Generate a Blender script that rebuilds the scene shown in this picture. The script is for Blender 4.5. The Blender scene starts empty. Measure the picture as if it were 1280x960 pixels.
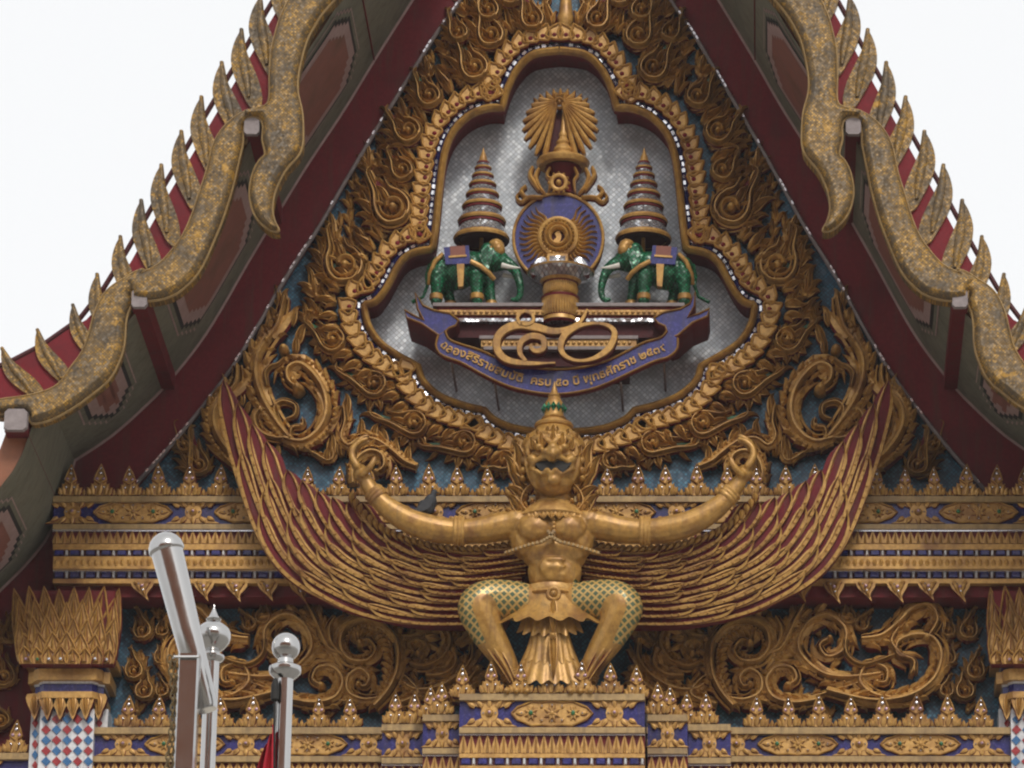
import bpy, bmesh, math, random
from mathutils import Vector, Matrix
from mathutils.geometry import tessellate_polygon
R_ = math.radians
rng = random.Random(7)
sc = bpy.context.scene
COL = sc.collection

# ------------------------------------------------------------------ camera
F_PX = 6000.0            # focal length in photo pixels (1280 wide)
ELEV = R_(20)            # the lens looks up at the gable
SLANT = 45.0
DH = SLANT*math.cos(ELEV)          # horizontal distance to the pediment plane (Y = 0)
PPX, PPY = 960.0, 480.0            # principal point (camera stands right of the gable axis)
S0 = SLANT/F_PX
CAM = Vector(((PPX-700)*S0, -DH, 1.6))
cd = bpy.data.cameras.new('camera'); co = bpy.data.objects.new('camera', cd); COL.objects.link(co)
co.location = CAM; co.rotation_euler = (math.pi/2+ELEV, 0, 0)
cd.sensor_width = 36.0; cd.lens = 36.0*F_PX/1280.0; cd.shift_x = (640-PPX)/1280.0
cd.clip_end = 3000; cd.clip_start = 0.5
sc.camera = co

# ------------------------------------------------------------------ sky, sun, exposure
SUN_EL, SUN_AZ = R_(44), R_(14)      # high, in front of the gable, slightly right
w = bpy.data.worlds.new('World'); sc.world = w; w.use_nodes = True
nt = w.node_tree; nt.nodes.clear()
out = nt.nodes.new('ShaderNodeOutputWorld'); bg = nt.nodes.new('ShaderNodeBackground')
sky = nt.nodes.new('ShaderNodeTexSky'); sky.sky_type = 'NISHITA'; sky.sun_disc = False
sky.sun_elevation = SUN_EL; sky.sun_rotation = math.pi - SUN_AZ
sky.dust_density = 6.0; sky.air_density = 1.0; sky.ozone_density = 1.0
hs = nt.nodes.new('ShaderNodeHueSaturation'); hs.inputs['Saturation'].default_value = 0.18
mx = nt.nodes.new('ShaderNodeMix'); mx.data_type = 'RGBA'; mx.inputs[0].default_value = 0.72
mx.inputs[7].default_value = (10.9, 11.0, 11.1, 1)      # even bright cloud deck
nt.links.new(sky.outputs[0], hs.inputs['Color']); nt.links.new(hs.outputs[0], mx.inputs[6])
nt.links.new(mx.outputs[2], bg.inputs[0]); bg.inputs[1].default_value = 0.10
nt.links.new(bg.outputs[0], out.inputs[0])
sd = bpy.data.lights.new('sun', 'SUN'); sd.energy = 1.5; sd.angle = R_(12); sd.color = (1, .95, .87)
so = bpy.data.objects.new('sun', sd); COL.objects.link(so)
so.location = (4, -30, 40)
dirv = Vector((-math.sin(SUN_AZ)*math.cos(SUN_EL), math.cos(SUN_AZ)*math.cos(SUN_EL), -math.sin(SUN_EL)))
so.rotation_euler = dirv.to_track_quat('-Z', 'Y').to_euler()
sc.view_settings.view_transform = 'Standard'; sc.view_settings.look = 'None'
sc.view_settings.exposure = 0.15; sc.view_settings.gamma = 1.0
sc.render.engine = 'CYCLES'; sc.cycles.use_denoising = True; sc.cycles.max_bounces = 6; sc.cycles.filter_width = 2.2

# ------------------------------------------------------------------ pixel -> world
CE, SE = math.cos(ELEV), math.sin(ELEV)
def ray(u, v):
    a = (u-PPX)/F_PX; b = (PPY-v)/F_PX
    return Vector((a, CE - b*SE, SE + b*CE))
def W(u, v, Y):
    d = ray(u, v); t = (Y-CAM.y)/d.y
    return CAM + d*t
def ax_px(Y):            # pixel column of the gable axis X=0 on plane Y
    return PPX + (700-PPX)*DH/(DH+Y)
class Pl:
    """a vertical plane at depth Y; P(u,v,d) = point traced on it, d metres proud of it; ax = traced symmetry axis"""
    def __init__(s, Y, ax=None):
        s.Y = Y; s.du = 0 if ax is None else ax_px(Y)-ax
        a = W(600, 480, Y); b = W(700, 480, Y); s.sx = (b.x-a.x)/100
        c = W(600, 580, Y); s.sz = (a.z-c.z)/100
    def P(s, u, v, d=0.0):
        p = W(u+s.du, v, s.Y); return Vector((p.x, s.Y-d, p.z))

# ------------------------------------------------------------------ materials
MATS = {}
def node_mat(name):
    m = bpy.data.materials.new(name); m.use_nodes = True
    n = m.node_tree; b = n.nodes['Principled BSDF']; MATS[name] = m
    return m, n, b
def coords(n, scale=1.0, rot=None):
    tc = n.nodes.new('ShaderNodeTexCoord'); mp = n.nodes.new('ShaderNodeMapping')
    geo = n.nodes.new('ShaderNodeNewGeometry')
    n.links.new(geo.outputs['Position'], mp.inputs[0])
    mp.inputs['Scale'].default_value = (scale,)*3
    if rot: mp.inputs['Rotation'].default_value = rot
    return mp.outputs[0]
def mixcol(n, fac, a, b):
    m = n.nodes.new('ShaderNodeMix'); m.data_type = 'RGBA'
    if isinstance(fac, (int, float)): m.inputs[0].default_value = fac
    else: n.links.new(fac, m.inputs[0])
    for k, x in ((6, a), (7, b)):
        if isinstance(x, tuple): m.inputs[k].default_value = (*x, 1)
        else: n.links.new(x, m.inputs[k])
    return m.outputs[2]
def ramp(n, fac, lo, hi):
    r = n.nodes.new('ShaderNodeMapRange'); n.links.new(fac, r.inputs[0])
    r.inputs[1].default_value = lo; r.inputs[2].default_value = hi
    return r.outputs[0]
def noise(n, vec, scale, detail=3.0, rough=.6):
    t = n.nodes.new('ShaderNodeTexNoise'); n.links.new(vec, t.inputs['Vector'])
    t.inputs['Scale'].default_value = scale; t.inputs['Detail'].default_value = detail; t.inputs['Roughness'].default_value = rough
    return t.outputs[0]
def bump(n, b, h, s, dist=.01):
    bn = n.nodes.new('ShaderNodeBump'); bn.inputs['Strength'].default_value = s; bn.inputs['Distance'].default_value = dist
    n.links.new(h, bn.inputs['Height']); n.links.new(bn.outputs[0], b.inputs['Normal'])
def weathered(name, c1, c2, c3=None, metal=0., rough=.5, fine=28., big=2.2, bs=.25, rv=.15):
    m, n, b = node_mat(name); v = coords(n)
    f1 = noise(n, v, fine, 4); f2 = noise(n, v, big, 3)
    c = mixcol(n, ramp(n, f1, .35, .68), c1, c2)
    if c3: c = mixcol(n, ramp(n, f2, .5, .72), c, c3)
    n.links.new(c, b.inputs['Base Color'])
    r = n.nodes.new('ShaderNodeMapRange'); n.links.new(f1, r.inputs[0]); r.inputs[3].default_value = rough-rv; r.inputs[4].default_value = rough+rv
    n.links.new(r.outputs[0], b.inputs['Roughness']); b.inputs['Metallic'].default_value = metal
    bump(n, b, noise(n, v, fine*2.2, 3), bs, .006)
    return m
def mosaic(name, cols, scale, metal=.2, rough=.2, tilt=.12, rot=(0, R_(45), 0), joint=(.06, .06, .06), jw=.10):
    """small square glass pieces, each set at its own slight tilt"""
    m, n, b = node_mat(name); v = coords(n, scale, rot)
    flo = n.nodes.new('ShaderNodeVectorMath'); flo.operation = 'FLOOR'; n.links.new(v, flo.inputs[0])
    fr = n.nodes.new('ShaderNodeVectorMath'); fr.operation = 'FRACTION'; n.links.new(v, fr.inputs[0])
    # ignore depth axis
    sp = n.nodes.new('ShaderNodeSeparateXYZ'); n.links.new(flo.outputs[0], sp.inputs[0])
    cb = n.nodes.new('ShaderNodeCombineXYZ'); n.links.new(sp.outputs[0], cb.inputs[0]); n.links.new(sp.outputs[2], cb.inputs[2])
    wn = n.nodes.new('ShaderNodeTexWhiteNoise'); n.links.new(cb.outputs[0], wn.inputs['Vector'])
    cr = n.nodes.new('ShaderNodeValToRGB'); n.links.new(wn.outputs['Value'], cr.inputs[0]); cr.color_ramp.interpolation = 'CONSTANT'
    els = cr.color_ramp.elements
    for i, c in enumerate(cols):
        e = els[i] if i < 2 else els.new(.5)
        e.position = i/len(cols); e.color = (*c, 1)
    sf = n.nodes.new('ShaderNodeSeparateXYZ'); n.links.new(fr.outputs[0], sf.inputs[0])
    def edge(o):
        a = n.nodes.new('ShaderNodeMath'); a.operation = 'PINGPONG'; n.links.new(o, a.inputs[0]); a.inputs[1].default_value = .5
        return a.outputs[0]
    mn = n.nodes.new('ShaderNodeMath'); mn.operation = 'MINIMUM'; n.links.new(edge(sf.outputs[0]), mn.inputs[0]); n.links.new(edge(sf.outputs[2]), mn.inputs[1])
    lt = n.nodes.new('ShaderNodeMath'); lt.operation = 'LESS_THAN'; n.links.new(mn.outputs[0], lt.inputs[0]); lt.inputs[1].default_value = jw
    dirt = ramp(n, noise(n, v, .12, 4), .45, .75)
    c = mixcol(n, dirt, cr.outputs[0], tuple(x*.55+.03 for x in cols[0]))
    n.links.new(mixcol(n, lt.outputs[0], c, joint), b.inputs['Base Color'])
    geo = n.nodes.new('ShaderNodeNewGeometry')
    sub = n.nodes.new('ShaderNodeVectorMath'); sub.operation = 'SUBTRACT'; n.links.new(wn.outputs['Color'], sub.inputs[0]); sub.inputs[1].default_value = (.5,)*3
    scl = n.nodes.new('ShaderNodeVectorMath'); scl.operation = 'SCALE'; n.links.new(sub.outputs[0], scl.inputs[0]); scl.inputs['Scale'].default_value = tilt*2
    ad = n.nodes.new('ShaderNodeVectorMath'); n.links.new(geo.outputs['Normal'], ad.inputs[0]); n.links.new(scl.outputs[0], ad.inputs[1])
    nm = n.nodes.new('ShaderNodeVectorMath'); nm.operation = 'NORMALIZE'; n.links.new(ad.outputs[0], nm.inputs[0])
    n.links.new(nm.outputs[0], b.inputs['Normal'])
    b.inputs['Metallic'].default_value = metal; b.inputs['Roughness'].default_value = rough
    return m
weathered('gold', (.40, .21, .055), (.60, .35, .10), (.24, .112, .034), metal=.22, rough=.40, big=3.6)
weathered('gold_bright', (.36, .185, .042), (.50, .28, .066), (.23, .105, .03), metal=.25, rough=.40, fine=22, bs=.3, big=5.)
weathered('gold_pale', (.31, .20, .082), (.42, .28, .115), (.22, .14, .066), metal=.1, rough=.45)
weathered('maroon', (.125, .012, .017), (.165, .018, .023), (.10, .014, .018), rough=.6, bs=.1)
weathered('red_lacquer', (.15, .010, .016), (.19, .014, .022), (.11, .012, .017), rough=.6, bs=.1)
weathered('dark_red', (.055, .014, .016), (.08, .02, .022), None, rough=.6)
weathered('soffit_paint', (.15, .145, .105), (.19, .18, .135), (.13, .13, .095), rough=.65, fine=9, bs=.08)
weathered('pink_paint', (.30, .20, .185), (.37, .26, .24), None, rough=.6, fine=12)
weathered('brick_paint', (.21, .085, .065), (.26, .11, .085), (.17, .085, .06), rough=.6, fine=10)
weathered('black_paint', (.022, .022, .022), (.035, .033, .03), None, rough=.6)
weathered('grey_stone', (.21, .175, .175), (.30, .26, .255), None, rough=.8, fine=14)
weathered('roof_tile', (.22, .075, .03), (.30, .10, .04), (.16, .06, .03), rough=.5, fine=6)
weathered('plaster', (.62, .58, .50), (.70, .66, .58), (.52, .48, .42), rough=.8, fine=6)
weathered('paving', (.24, .23, .21), (.33, .31, .28), (.20, .19, .175), rough=.85, fine=3, big=.2)
weathered('royal_blue', (.018, .018, .115), (.035, .032, .20), (.015, .015, .08), rough=.25, metal=.1, bs=.1)
weathered('white_glaze', (.62, .62, .63), (.74, .74, .76), (.48, .48, .5), rough=.2, bs=.1)
weathered('red_glaze', (.26, .025, .03), (.36, .04, .045), None, rough=.22, bs=.1)
weathered('blue_glaze', (.03, .11, .26), (.05, .17, .36), None, rough=.22, bs=.1)
weathered('mirror_chip', (.62, .62, .68), (.80, .80, .82), None, metal=.75, rough=.2, bs=.15)
weathered('pink_glass', (.30, .18, .22), (.45, .30, .36), None, metal=.3, rough=.2, bs=.1)
weathered('green_paint', (.012, .10, .035), (.025, .17, .06), (.02, .08, .04), rough=.35, bs=.1)
weathered('ivory', (.60, .58, .52), (.70, .68, .60), None, rough=.35)
weathered('flag_red', (.45, .015, .03), (.52, .02, .04), None, rough=.85, bs=.1)
weathered('feather_grey', (.016, .017, .021), (.032, .034, .04), None, rough=.7)
weathered('chain_brass', (.14, .10, .05), (.24, .17, .08), None, metal=.7, rough=.45)
mosaic('silver_mosaic', [(.60, .65, .70), (.68, .72, .77), (.54, .58, .63), (.78, .82, .86)], 27., metal=.10, rough=.46, tilt=.07, joint=(.30, .31, .33), jw=.06)
mosaic('silver_fine', [(.55, .56, .58), (.70, .71, .73), (.48, .48, .52)], 34., metal=.7, rough=.22, tilt=.2, joint=(.22, .2, .2), jw=.08)
mosaic('blue_mosaic', [(.018, .085, .15), (.03, .13, .21), (.015, .06, .115), (.04, .16, .25)], 34., metal=.05, rough=.42, tilt=.07, joint=(.012, .03, .05), jw=.08)
mosaic('green_mosaic', [(.006, .13, .05), (.012, .19, .08), (.004, .08, .035), (.018, .25, .11)], 40., metal=.12, rough=.32, tilt=.2, joint=(.006, .03, .015), jw=.13)
mosaic('leaf_gold', [(.23, .13, .028), (.28, .155, .027), (.15, .09, .028), (.38, .205, .024), (.18, .11, .036), (.105, .066, .028)], 46., metal=.15, rough=.5, tilt=.14, joint=(.09, .06, .028), jw=.09)
def leaf_gold_wear():
    m = MATS['leaf_gold']; n = m.node_tree; b = n.nodes['Principled BSDF']
    src = b.inputs['Base Color'].links[0].from_socket
    v = coords(n)
    c = mixcol(n, ramp(n, noise(n, v, 2.6, 7, .8), .46, .60), src, (.075, .052, .028))
    c = mixcol(n, ramp(n, noise(n, v, 9., 5, .75), .56, .66), c, (.40, .215, .028))
    n.links.new(c, b.inputs['Base Color'])
leaf_gold_wear()
def scale_mat():
    m, n, b = node_mat('scale_inlay'); v = coords(n, 19., (0, R_(45), 0))
    fr = n.nodes.new('ShaderNodeVectorMath'); fr.operation = 'FRACTION'; n.links.new(v, fr.inputs[0])
    s = n.nodes.new('ShaderNodeSeparateXYZ'); n.links.new(fr.outputs[0], s.inputs[0])
    pp = []
    for k in (0, 2):
        a = n.nodes.new('ShaderNodeMath'); a.operation = 'PINGPONG'; n.links.new(s.outputs[k], a.inputs[0]); a.inputs[1].default_value = .5; pp.append(a.outputs[0])
    mn = n.nodes.new('ShaderNodeMath'); mn.operation = 'MINIMUM'; n.links.new(pp[0], mn.inputs[0]); n.links.new(pp[1], mn.inputs[1])
    f = ramp(n, mn.outputs[0], .12, .2)
    g = mixcol(n, ramp(n, noise(n, coords(n), 30.), .4, .7), (.10, .115, .055), (.05, .10, .055))
    n.links.new(mixcol(n, f, (.50, .32, .10), g), b.inputs['Base Color'])
    b.inputs['Metallic'].default_value = .2; b.inputs['Roughness'].default_value = .35
    bump(n, b, f, -.5, .012)
scale_mat()
def steel():
    m, n, b = node_mat('steel'); v = coords(n)
    b.inputs['Base Color'].default_value = (.50, .49, .48, 1); b.inputs['Metallic'].default_value = 1.0
    r = n.nodes.new('ShaderNodeMapRange'); n.links.new(noise(n, v, 9., 4), r.inputs[0]); r.inputs[3].default_value = .08; r.inputs[4].default_value = .24
    n.links.new(r.outputs[0], b.inputs['Roughness'])
steel()
for k_ in ('maroon', 'red_lacquer', 'dark_red', 'soffit_paint', 'pink_paint', 'brick_paint', 'black_paint'):
    MATS[k_].node_tree.nodes['Principled BSDF'].inputs['Specular IOR Level'].default_value = .18
def streaks(k_, amt=.5):
    m = MATS[k_]; n = m.node_tree; b_ = n.nodes['Principled BSDF']; src = b_.inputs['Base Color'].links[0].from_socket
    geo = n.nodes.new('ShaderNodeNewGeometry'); mp = n.nodes.new('ShaderNodeMapping'); mp.inputs['Scale'].default_value = (9, 9, .7); n.links.new(geo.outputs['Position'], mp.inputs[0])
    f = ramp(n, noise(n, mp.outputs[0], 1.6, 5, .7), .48, .75)
    mu = n.nodes.new('ShaderNodeMath'); mu.operation = 'MULTIPLY'; n.links.new(f, mu.inputs[0]); mu.inputs[1].default_value = amt
    n.links.new(mixcol(n, mu.outputs[0], src, (.07, .05, .035)), b_.inputs['Base Color'])
for k_ in ('gold_pale', 'royal_blue', 'white_glaze', 'maroon', 'soffit_paint', 'gold_bright'): streaks(k_, .55)
def M(k): return MATS[k]

# ------------------------------------------------------------------ mesh builder
class MB:
    def __init__(s): s.v = []; s.f = []; s.m = []; s.names = []
    def mi(s, name):
        if name not in s.names: s.names.append(name)
        return s.names.index(name)
    def add(s, verts, faces, mat):
        o = len(s.v); s.v.extend(verts)
        if isinstance(mat, (list, tuple)):
            for f, mm in zip(faces, mat): s.f.append([i+o for i in f]); s.m.append(s.mi(mm))
        else:
            k = s.mi(mat)
            for f in faces: s.f.append([i+o for i in f]); s.m.append(k)
    def mesh(s, name, mir=False, smooth=True, angle=38):
        me = bpy.data.meshes.new(name)
        vs = [(-p[0], p[1], p[2]) for p in s.v] if mir else [tuple(p) for p in s.v]
        fs = [f[::-1] for f in s.f] if mir else s.f
        me.from_pydata(vs, [], fs)
        for k in s.names: me.materials.append(M(k))
        me.polygons.foreach_set('material_index', s.m)
        me.update()
        if smooth:
            me.polygons.foreach_set('use_smooth', [True]*len(me.polygons))
            me.set_sharp_from_angle(angle=R_(angle))
        return me
    def build(s, name, parent=None, mir=False, smooth=True, angle=38, kind=None):
        if not s.f: return None
        return link(name, s.mesh(name, mir, smooth, angle), parent, kind)
def link(name, me, parent=None, kind=None, mat4=None):
    o = bpy.data.objects.new(name, me); COL.objects.link(o)
    if parent is not None: o.parent = parent; o.matrix_parent_inverse = parent.matrix_world.inverted()
    if mat4 is not None:
        o.matrix_world = mat4
        if parent is not None: o.matrix_basis = mat4
    if kind: o['kind'] = kind
    return o
def thing(name, label, cat, loc=(0, 0, 0), group=None):
    o = bpy.data.objects.new(name, None); COL.objects.link(o); o.empty_display_size = .1
    o.location = loc; o.matrix_world = Matrix.Translation(loc)
    return tag(o, label, cat, group)
def tag(o, label, cat, group=None):
    o['label'] = label; o['category'] = cat
    if group: o['group'] = group
    return o
def struct(o): o['kind'] = 'structure'; return o

def box(mb, x0, x1, y0, y1, z0, z1, mat):
    v = [Vector((x, y, z)) for x in (x0, x1) for y in (y0, y1) for z in (z0, z1)]
    mb.add(v, [(0, 1, 3, 2), (4, 6, 7, 5), (0, 4, 5, 1), (2, 3, 7, 6), (0, 2, 6, 4), (1, 5, 7, 3)], mat)
def catmull(pts, n, closed=False):
    P = [Vector(p) for p in pts]; m = len(P)
    segs = m if closed else m-1
    def g(i): return P[i % m] if closed else P[max(0, min(m-1, i))]
    out_ = []
    tot = n
    for k in range(tot+(0 if closed else 1)):
        t = k*segs/tot; i = min(int(t), segs-1); t -= i
        a, b, c, d = g(i-1), g(i), g(i+1), g(i+2)
        out_.append(.5*((2*b)+(c-a)*t+(2*a-5*b+4*c-d)*t*t+(3*b-a-3*c+d)*t**3))
    return out_
def resample(pts, n):
    L = [0]
    for a, b in zip(pts, pts[1:]): L.append(L[-1]+(b-a).length)
    o = []; j = 0
    for k in range(n+1):
        t = L[-1]*k/n
        while j < len(L)-2 and L[j+1] < t: j += 1
        q = (t-L[j])/max(1e-9, L[j+1]-L[j]); o.append(pts[j].lerp(pts[j+1], min(1, q)))
    return o
# cross sections: (offset, height, material of the strip that follows)
SEC_FLAME = [(-1, 0, 'r'), (-.92, .62, 'g'), (-.66, .66, 'g'), (-.46, .36, 'g'), (0, 1., 'g'), (.46, .36, 'g'), (.66, .66, 'g'), (.92, .62, 'r'), (1, 0, 'r')]
SEC_STEM = [(-1, 0, 'r'), (-.95, .58, 'g'), (-.68, .70, 'r'), (-.56, .34, 'r'), (-.42, .50, 'g'), (-.10, 1., 'g'), (.10, 1., 'g'), (.42, .50, 'r'), (.56, .34, 'r'), (.68, .70, 'g'), (.95, .58, 'r'), (1, 0, 'r')]
SEC_ROLL = [(-1, 0, 'r'), (-.92, .5, 'g'), (-.62, .85, 'g'), (0, 1, 'g'), (.62, .85, 'g'), (.92, .5, 'r'), (1, 0, 'r')]
SEC_SMALL = [(-1, 0, 'r'), (-.72, .72, 'g'), (0, 1., 'g'), (.72, .72, 'r'), (1, 0, 'r')]
SEC_FLAT = [(-1, 0, 'r'), (-1, .8, 'g'), (-.8, 1, 'g'), (.8, 1, 'g'), (1, .8, 'r'), (1, 0, 'r')]
SEC_FEATHER = [(-1, 0, 'r'), (-.98, .85, 'g'), (-.66, 1.0, 'r'), (-.56, .25, 'r'), (.22, .20, 'g'), (.34, .62, 'g'), (.52, .62, 'r'), (.62, .22, 'r'), (.98, .2, 'r'), (1, 0, 'r')]
def sweep(mb, pl, path, wid, h, d0, sec=SEC_FLAME, gold='gold', red='maroon'):
    """path: 2-D pixel points; wid(t), h(t): half-width in px and height in m; d0: base height in m"""
    n = len(path); rows = []
    for i, p in enumerate(path):
        t = i/(n-1)
        a = path[max(0, i-1)]; b = path[min(n-1, i+1)]
        tx, ty = b[0]-a[0], b[1]-a[1]; L = math.hypot(tx, ty) or 1
        nx, ny = -ty/L, tx/L
        w_ = wid(t); hh = h(t); dd = d0(t) if callable(d0) else d0
        rows.append([pl.P(p[0]+nx*s*w_, p[1]+ny*s*w_, dd+q*hh) for s, q, _ in sec])
    k = len(sec); V = [q for r in rows for q in r]; Fc = []; Mt = []
    for i in range(n-1):
        for j in range(k-1):
            Fc.append((i*k+j, i*k+j+1, (i+1)*k+j+1, (i+1)*k+j)); Mt.append(gold if sec[j][2] == 'g' else red)
    Fc.append(tuple(range(k-1, -1, -1))); Mt.append(gold); Fc.append(tuple((n-1)*k+j for j in range(k))); Mt.append(gold)
    mb.add(V, Fc, Mt)
def flame(mb, pl, x, y, ang, L, wd, bend=.9, h=.05, d0=0., n=8, sec=SEC_FLAME, gold='gold', red='maroon'):
    """a kranok leaf: swollen foot, S-curved pointed tip (ang in degrees, screen up = 90)"""
    th0 = R_(ang); p = [x, y]; path = [(x, y)]
    for i in range(n):
        t = (i+.5)/n; th = th0 + bend*(1.9*t-2.7*t*t)
        p = [p[0]+math.cos(th)*L/n, p[1]-math.sin(th)*L/n]; path.append(tuple(p))
    path = [Vector((a, b)) for a, b in path]
    wf = lambda t: max(.02, wd*(math.sin(math.pi*min(1, (t*.92+.08))**.62))**.9)
    hf = lambda t: h*(.35+.65*math.sin(math.pi*min(1, t*.8+.12))) if t < .999 else h*.25
    sweep(mb, pl, path, wf, hf, d0, sec, gold, red)
    return path
def boss(mb, pl, x, y, r, h, d0=0., mat='gold', n=10, m=4):
    V = []; Fc = []
    for j in range(m):
        a = j/m*math.pi/2
        for i in range(n):
            b = 2*math.pi*i/n; V.append(pl.P(x+r*math.cos(a)*math.cos(b), y+r*math.cos(a)*math.sin(b), d0+h*math.sin(a)))
    V.append(pl.P(x, y, d0+h)); T = len(V)-1
    for j in range(m-1):
        for i in range(n): Fc.append((j*n+i, j*n+(i+1) % n, (j+1)*n+(i+1) % n, (j+1)*n+i)[::-1])
    for i in range(n): Fc.append(((m-1)*n+i, (m-1)*n+(i+1) % n, T)[::-1])
    mb.add(V, Fc, mat)
def plate(mb, pl, pts, d0, d1, mat, side=None, holes=None):
    """extruded polygon in a plane, with outline traced in px"""
    loops = [[pl.P(u, v, d1) for u, v in pts]] + [[pl.P(u, v, d1) for u, v in hh] for hh in (holes or [])]
    flat = [p for l in loops for p in l]
    tri = tessellate_polygon([[Vector((p.x, p.z, 0)) for p in l] for l in loops])
    Fc = []
    for t in tri:
        a, b, c = (flat[i] for i in t)
        if (b-a).cross(c-a).y > 0: t = t[::-1]
        Fc.append(tuple(t))
    mb.add(flat, Fc, mat)
    if d0 is not None:
        for l in loops:
            n = len(l); V = l + [Vector((p.x, pl.Y-d0, p.z)) for p in l]
            area = sum(l[i].x*l[(i+1) % n].z-l[(i+1) % n].x*l[i].z for i in range(n))
            fs = [(i, n+i, n+(i+1) % n, (i+1) % n) for i in range(n)]
            if (area < 0) == (l is loops[0]): fs = [f[::-1] for f in fs]
            mb.add(V, fs, side or mat)
def lathe(mb, cx, cy, prof, n=24, a0=0, a1=2*math.pi, mats=None, mat='gold'):
    """prof: (radius, z) from bottom to top, metres, axis at cx,cy"""
    k = len(prof); full = abs(a1-a0-2*math.pi) < 1e-6; cols = n if full else n+1
    V = []
    for i in range(cols):
        a = a0+(a1-a0)*i/n
        for r, z in prof: V.append(Vector((cx+r*math.cos(a), cy+r*math.sin(a), z)))
    Fc = []; Mt = []
    for i in range(n):
        i2 = (i+1) % cols
        for j in range(k-1):
            Fc.append((i*k+j, i2*k+j, i2*k+j+1, i*k+j+1)); Mt.append(mats[j] if mats else mat)
    mb.add(V, Fc, Mt)
def tube(mb, pts, rad, mat, n=10):
    """round tube along 3-D points with radius per point"""
    m = len(pts); V = []
    for i, p in enumerate(pts):
        t = (pts[min(m-1, i+1)]-pts[max(0, i-1)]).normalized()
        a = t.orthogonal().normalized() if i == 0 else (a - t*a.dot(t)).normalized()
        b = t.cross(a); r = rad[i] if hasattr(rad, '__len__') else rad
        for j in range(n):
            th = 2*math.pi*j/n; V.append(p+(a*math.cos(th)+b*math.sin(th))*r)
    Fc = [(i*n+j, i*n+(j+1) % n, (i+1)*n+(j+1) % n, (i+1)*n+j) for i in range(m-1) for j in range(n)]
    Fc += [tuple(range(n-1, -1, -1)), tuple((m-1)*n+j for j in range(n))]
    mb.add(V, Fc, mat)
def spiral_pts(c, r0, r1, a0, turns, n=26):
    o = []
    for i in range(n+1):
        t = i/n; r = r0+(r1-r0)*t; a = R_(a0)+turns*2*math.pi*t
        o.append(Vector((c[0]+r*math.cos(a), c[1]-r*math.sin(a))))
    return o
def fringe(mb, pl, path, side, n, L, wd, d0, h=.05, lean=50, t0=.05, t1=.95, gold='gold', taper=.3, bend=.7, off=0.):
    """small flames growing off one side of a path, leaning along it"""
    P = resample(path, 60)
    for i in range(n):
        t = t0+(t1-t0)*i/max(1, n-1); k = min(58, int(t*59)); a, b = P[k], P[k+1]
        th = math.degrees(math.atan2(-(b.y-a.y), b.x-a.x))
        s = 1-taper*abs(2*t-1); tg = (b-a).normalized(); o_ = off*(.35+.65*math.sin(math.pi*min(1, t*.75+.18)))*side
        flame(mb, pl, a.x+tg.y*o_, a.y-tg.x*o_, th+side*lean, L*s*rng.uniform(.85, 1.15), wd*s, bend=-side*bend, h=h*rng.uniform(.8, 1.1), d0=d0, n=6, sec=SEC_SMALL, gold=gold)
def scroll(name, pl, pts, wd, parent, h=.1, d0=.02, out_side=0, nfl=9, L=16, fw=4.5, gold='gold', mir=False, end=None, sec=SEC_STEM, head=None, t0=.04, t1=.85, lean=34):
    path = resample(catmull(pts, 14*len(pts)), max(26, 5*len(pts)))
    mb = MB()
    wf = lambda t: wd*(.35+.65*math.sin(math.pi*min(1, t*.75+.18)))
    sweep(mb, pl, path, wf, lambda t: h, d0, sec, gold)
    if out_side:
        P2 = path
        fringe(mb, pl, P2, out_side, max(4, int(nfl*.9)), L*1.25, fw*1.2, d0*.6+.01, h*.95, lean=lean, t0=t0, t1=t1, gold=gold, off=wd*.55)
        fringe(mb, pl, P2, -out_side, max(3, int(nfl*.6)), L*.9, fw, d0*.6+.01, h*.9, lean=lean, t0=t0+.05, t1=t1*.9, gold=gold, off=wd*.55)
        Pb = resample(P2, int(nfl*2.2))
        for i in range(2, len(Pb)-3):
            a_, b_ = Pb[i], Pb[i+1]; tg = (b_-a_).normalized(); ww_ = wf(i/len(Pb))*.72*out_side
            boss(mb, pl, a_.x+tg.y*ww_, a_.y-tg.x*ww_, wd*.2, h*.28, d0+h*.62, gold, 6, 2)
    if out_side:
        tot = sum((b_-a_).length for a_, b_ in zip(path, path[1:])); ns = max(3, int(tot/40))
        for i in range(ns):
            s0 = i/ns; s1 = min(.97, s0+1.75/ns)
            k0, k1 = int(s0*(len(path)-1)), int(s1*(len(path)-1))
            if k1-k0 < 3: continue
            sub = resample(path[k0:k1+1], 10); sd_ = out_side if i % 2 == 0 else -out_side; q_ = []
            for j, p in enumerate(sub):
                t = j/10; tg = (sub[min(10, j+1)]-sub[max(0, j-1)]).normalized()
                q_.append(p+Vector((tg.y, -tg.x))*sd_*wd*(.25+1.15*t**2.4))
            sweep(mb, pl, q_, lambda t: max(.1, wd*.62*math.sin(math.pi*min(1, t*.86+.14))**.8), lambda t: h*.42*(1-.4*t), lambda t: d0+h*.42-h*.1*t, SEC_SMALL, gold)
    o = mb.build(name, parent, mir, angle=26)
    e = path[-1]
    if end:
        b = MB(); boss(b, pl, e.x, e.y, end, h*1.25, d0, gold); b.build('boss', o, mir)
    return o
def dirpx(c, a, r): return (c[0]+r*math.cos(R_(a)), c[1]-r*math.sin(R_(a)))
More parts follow.
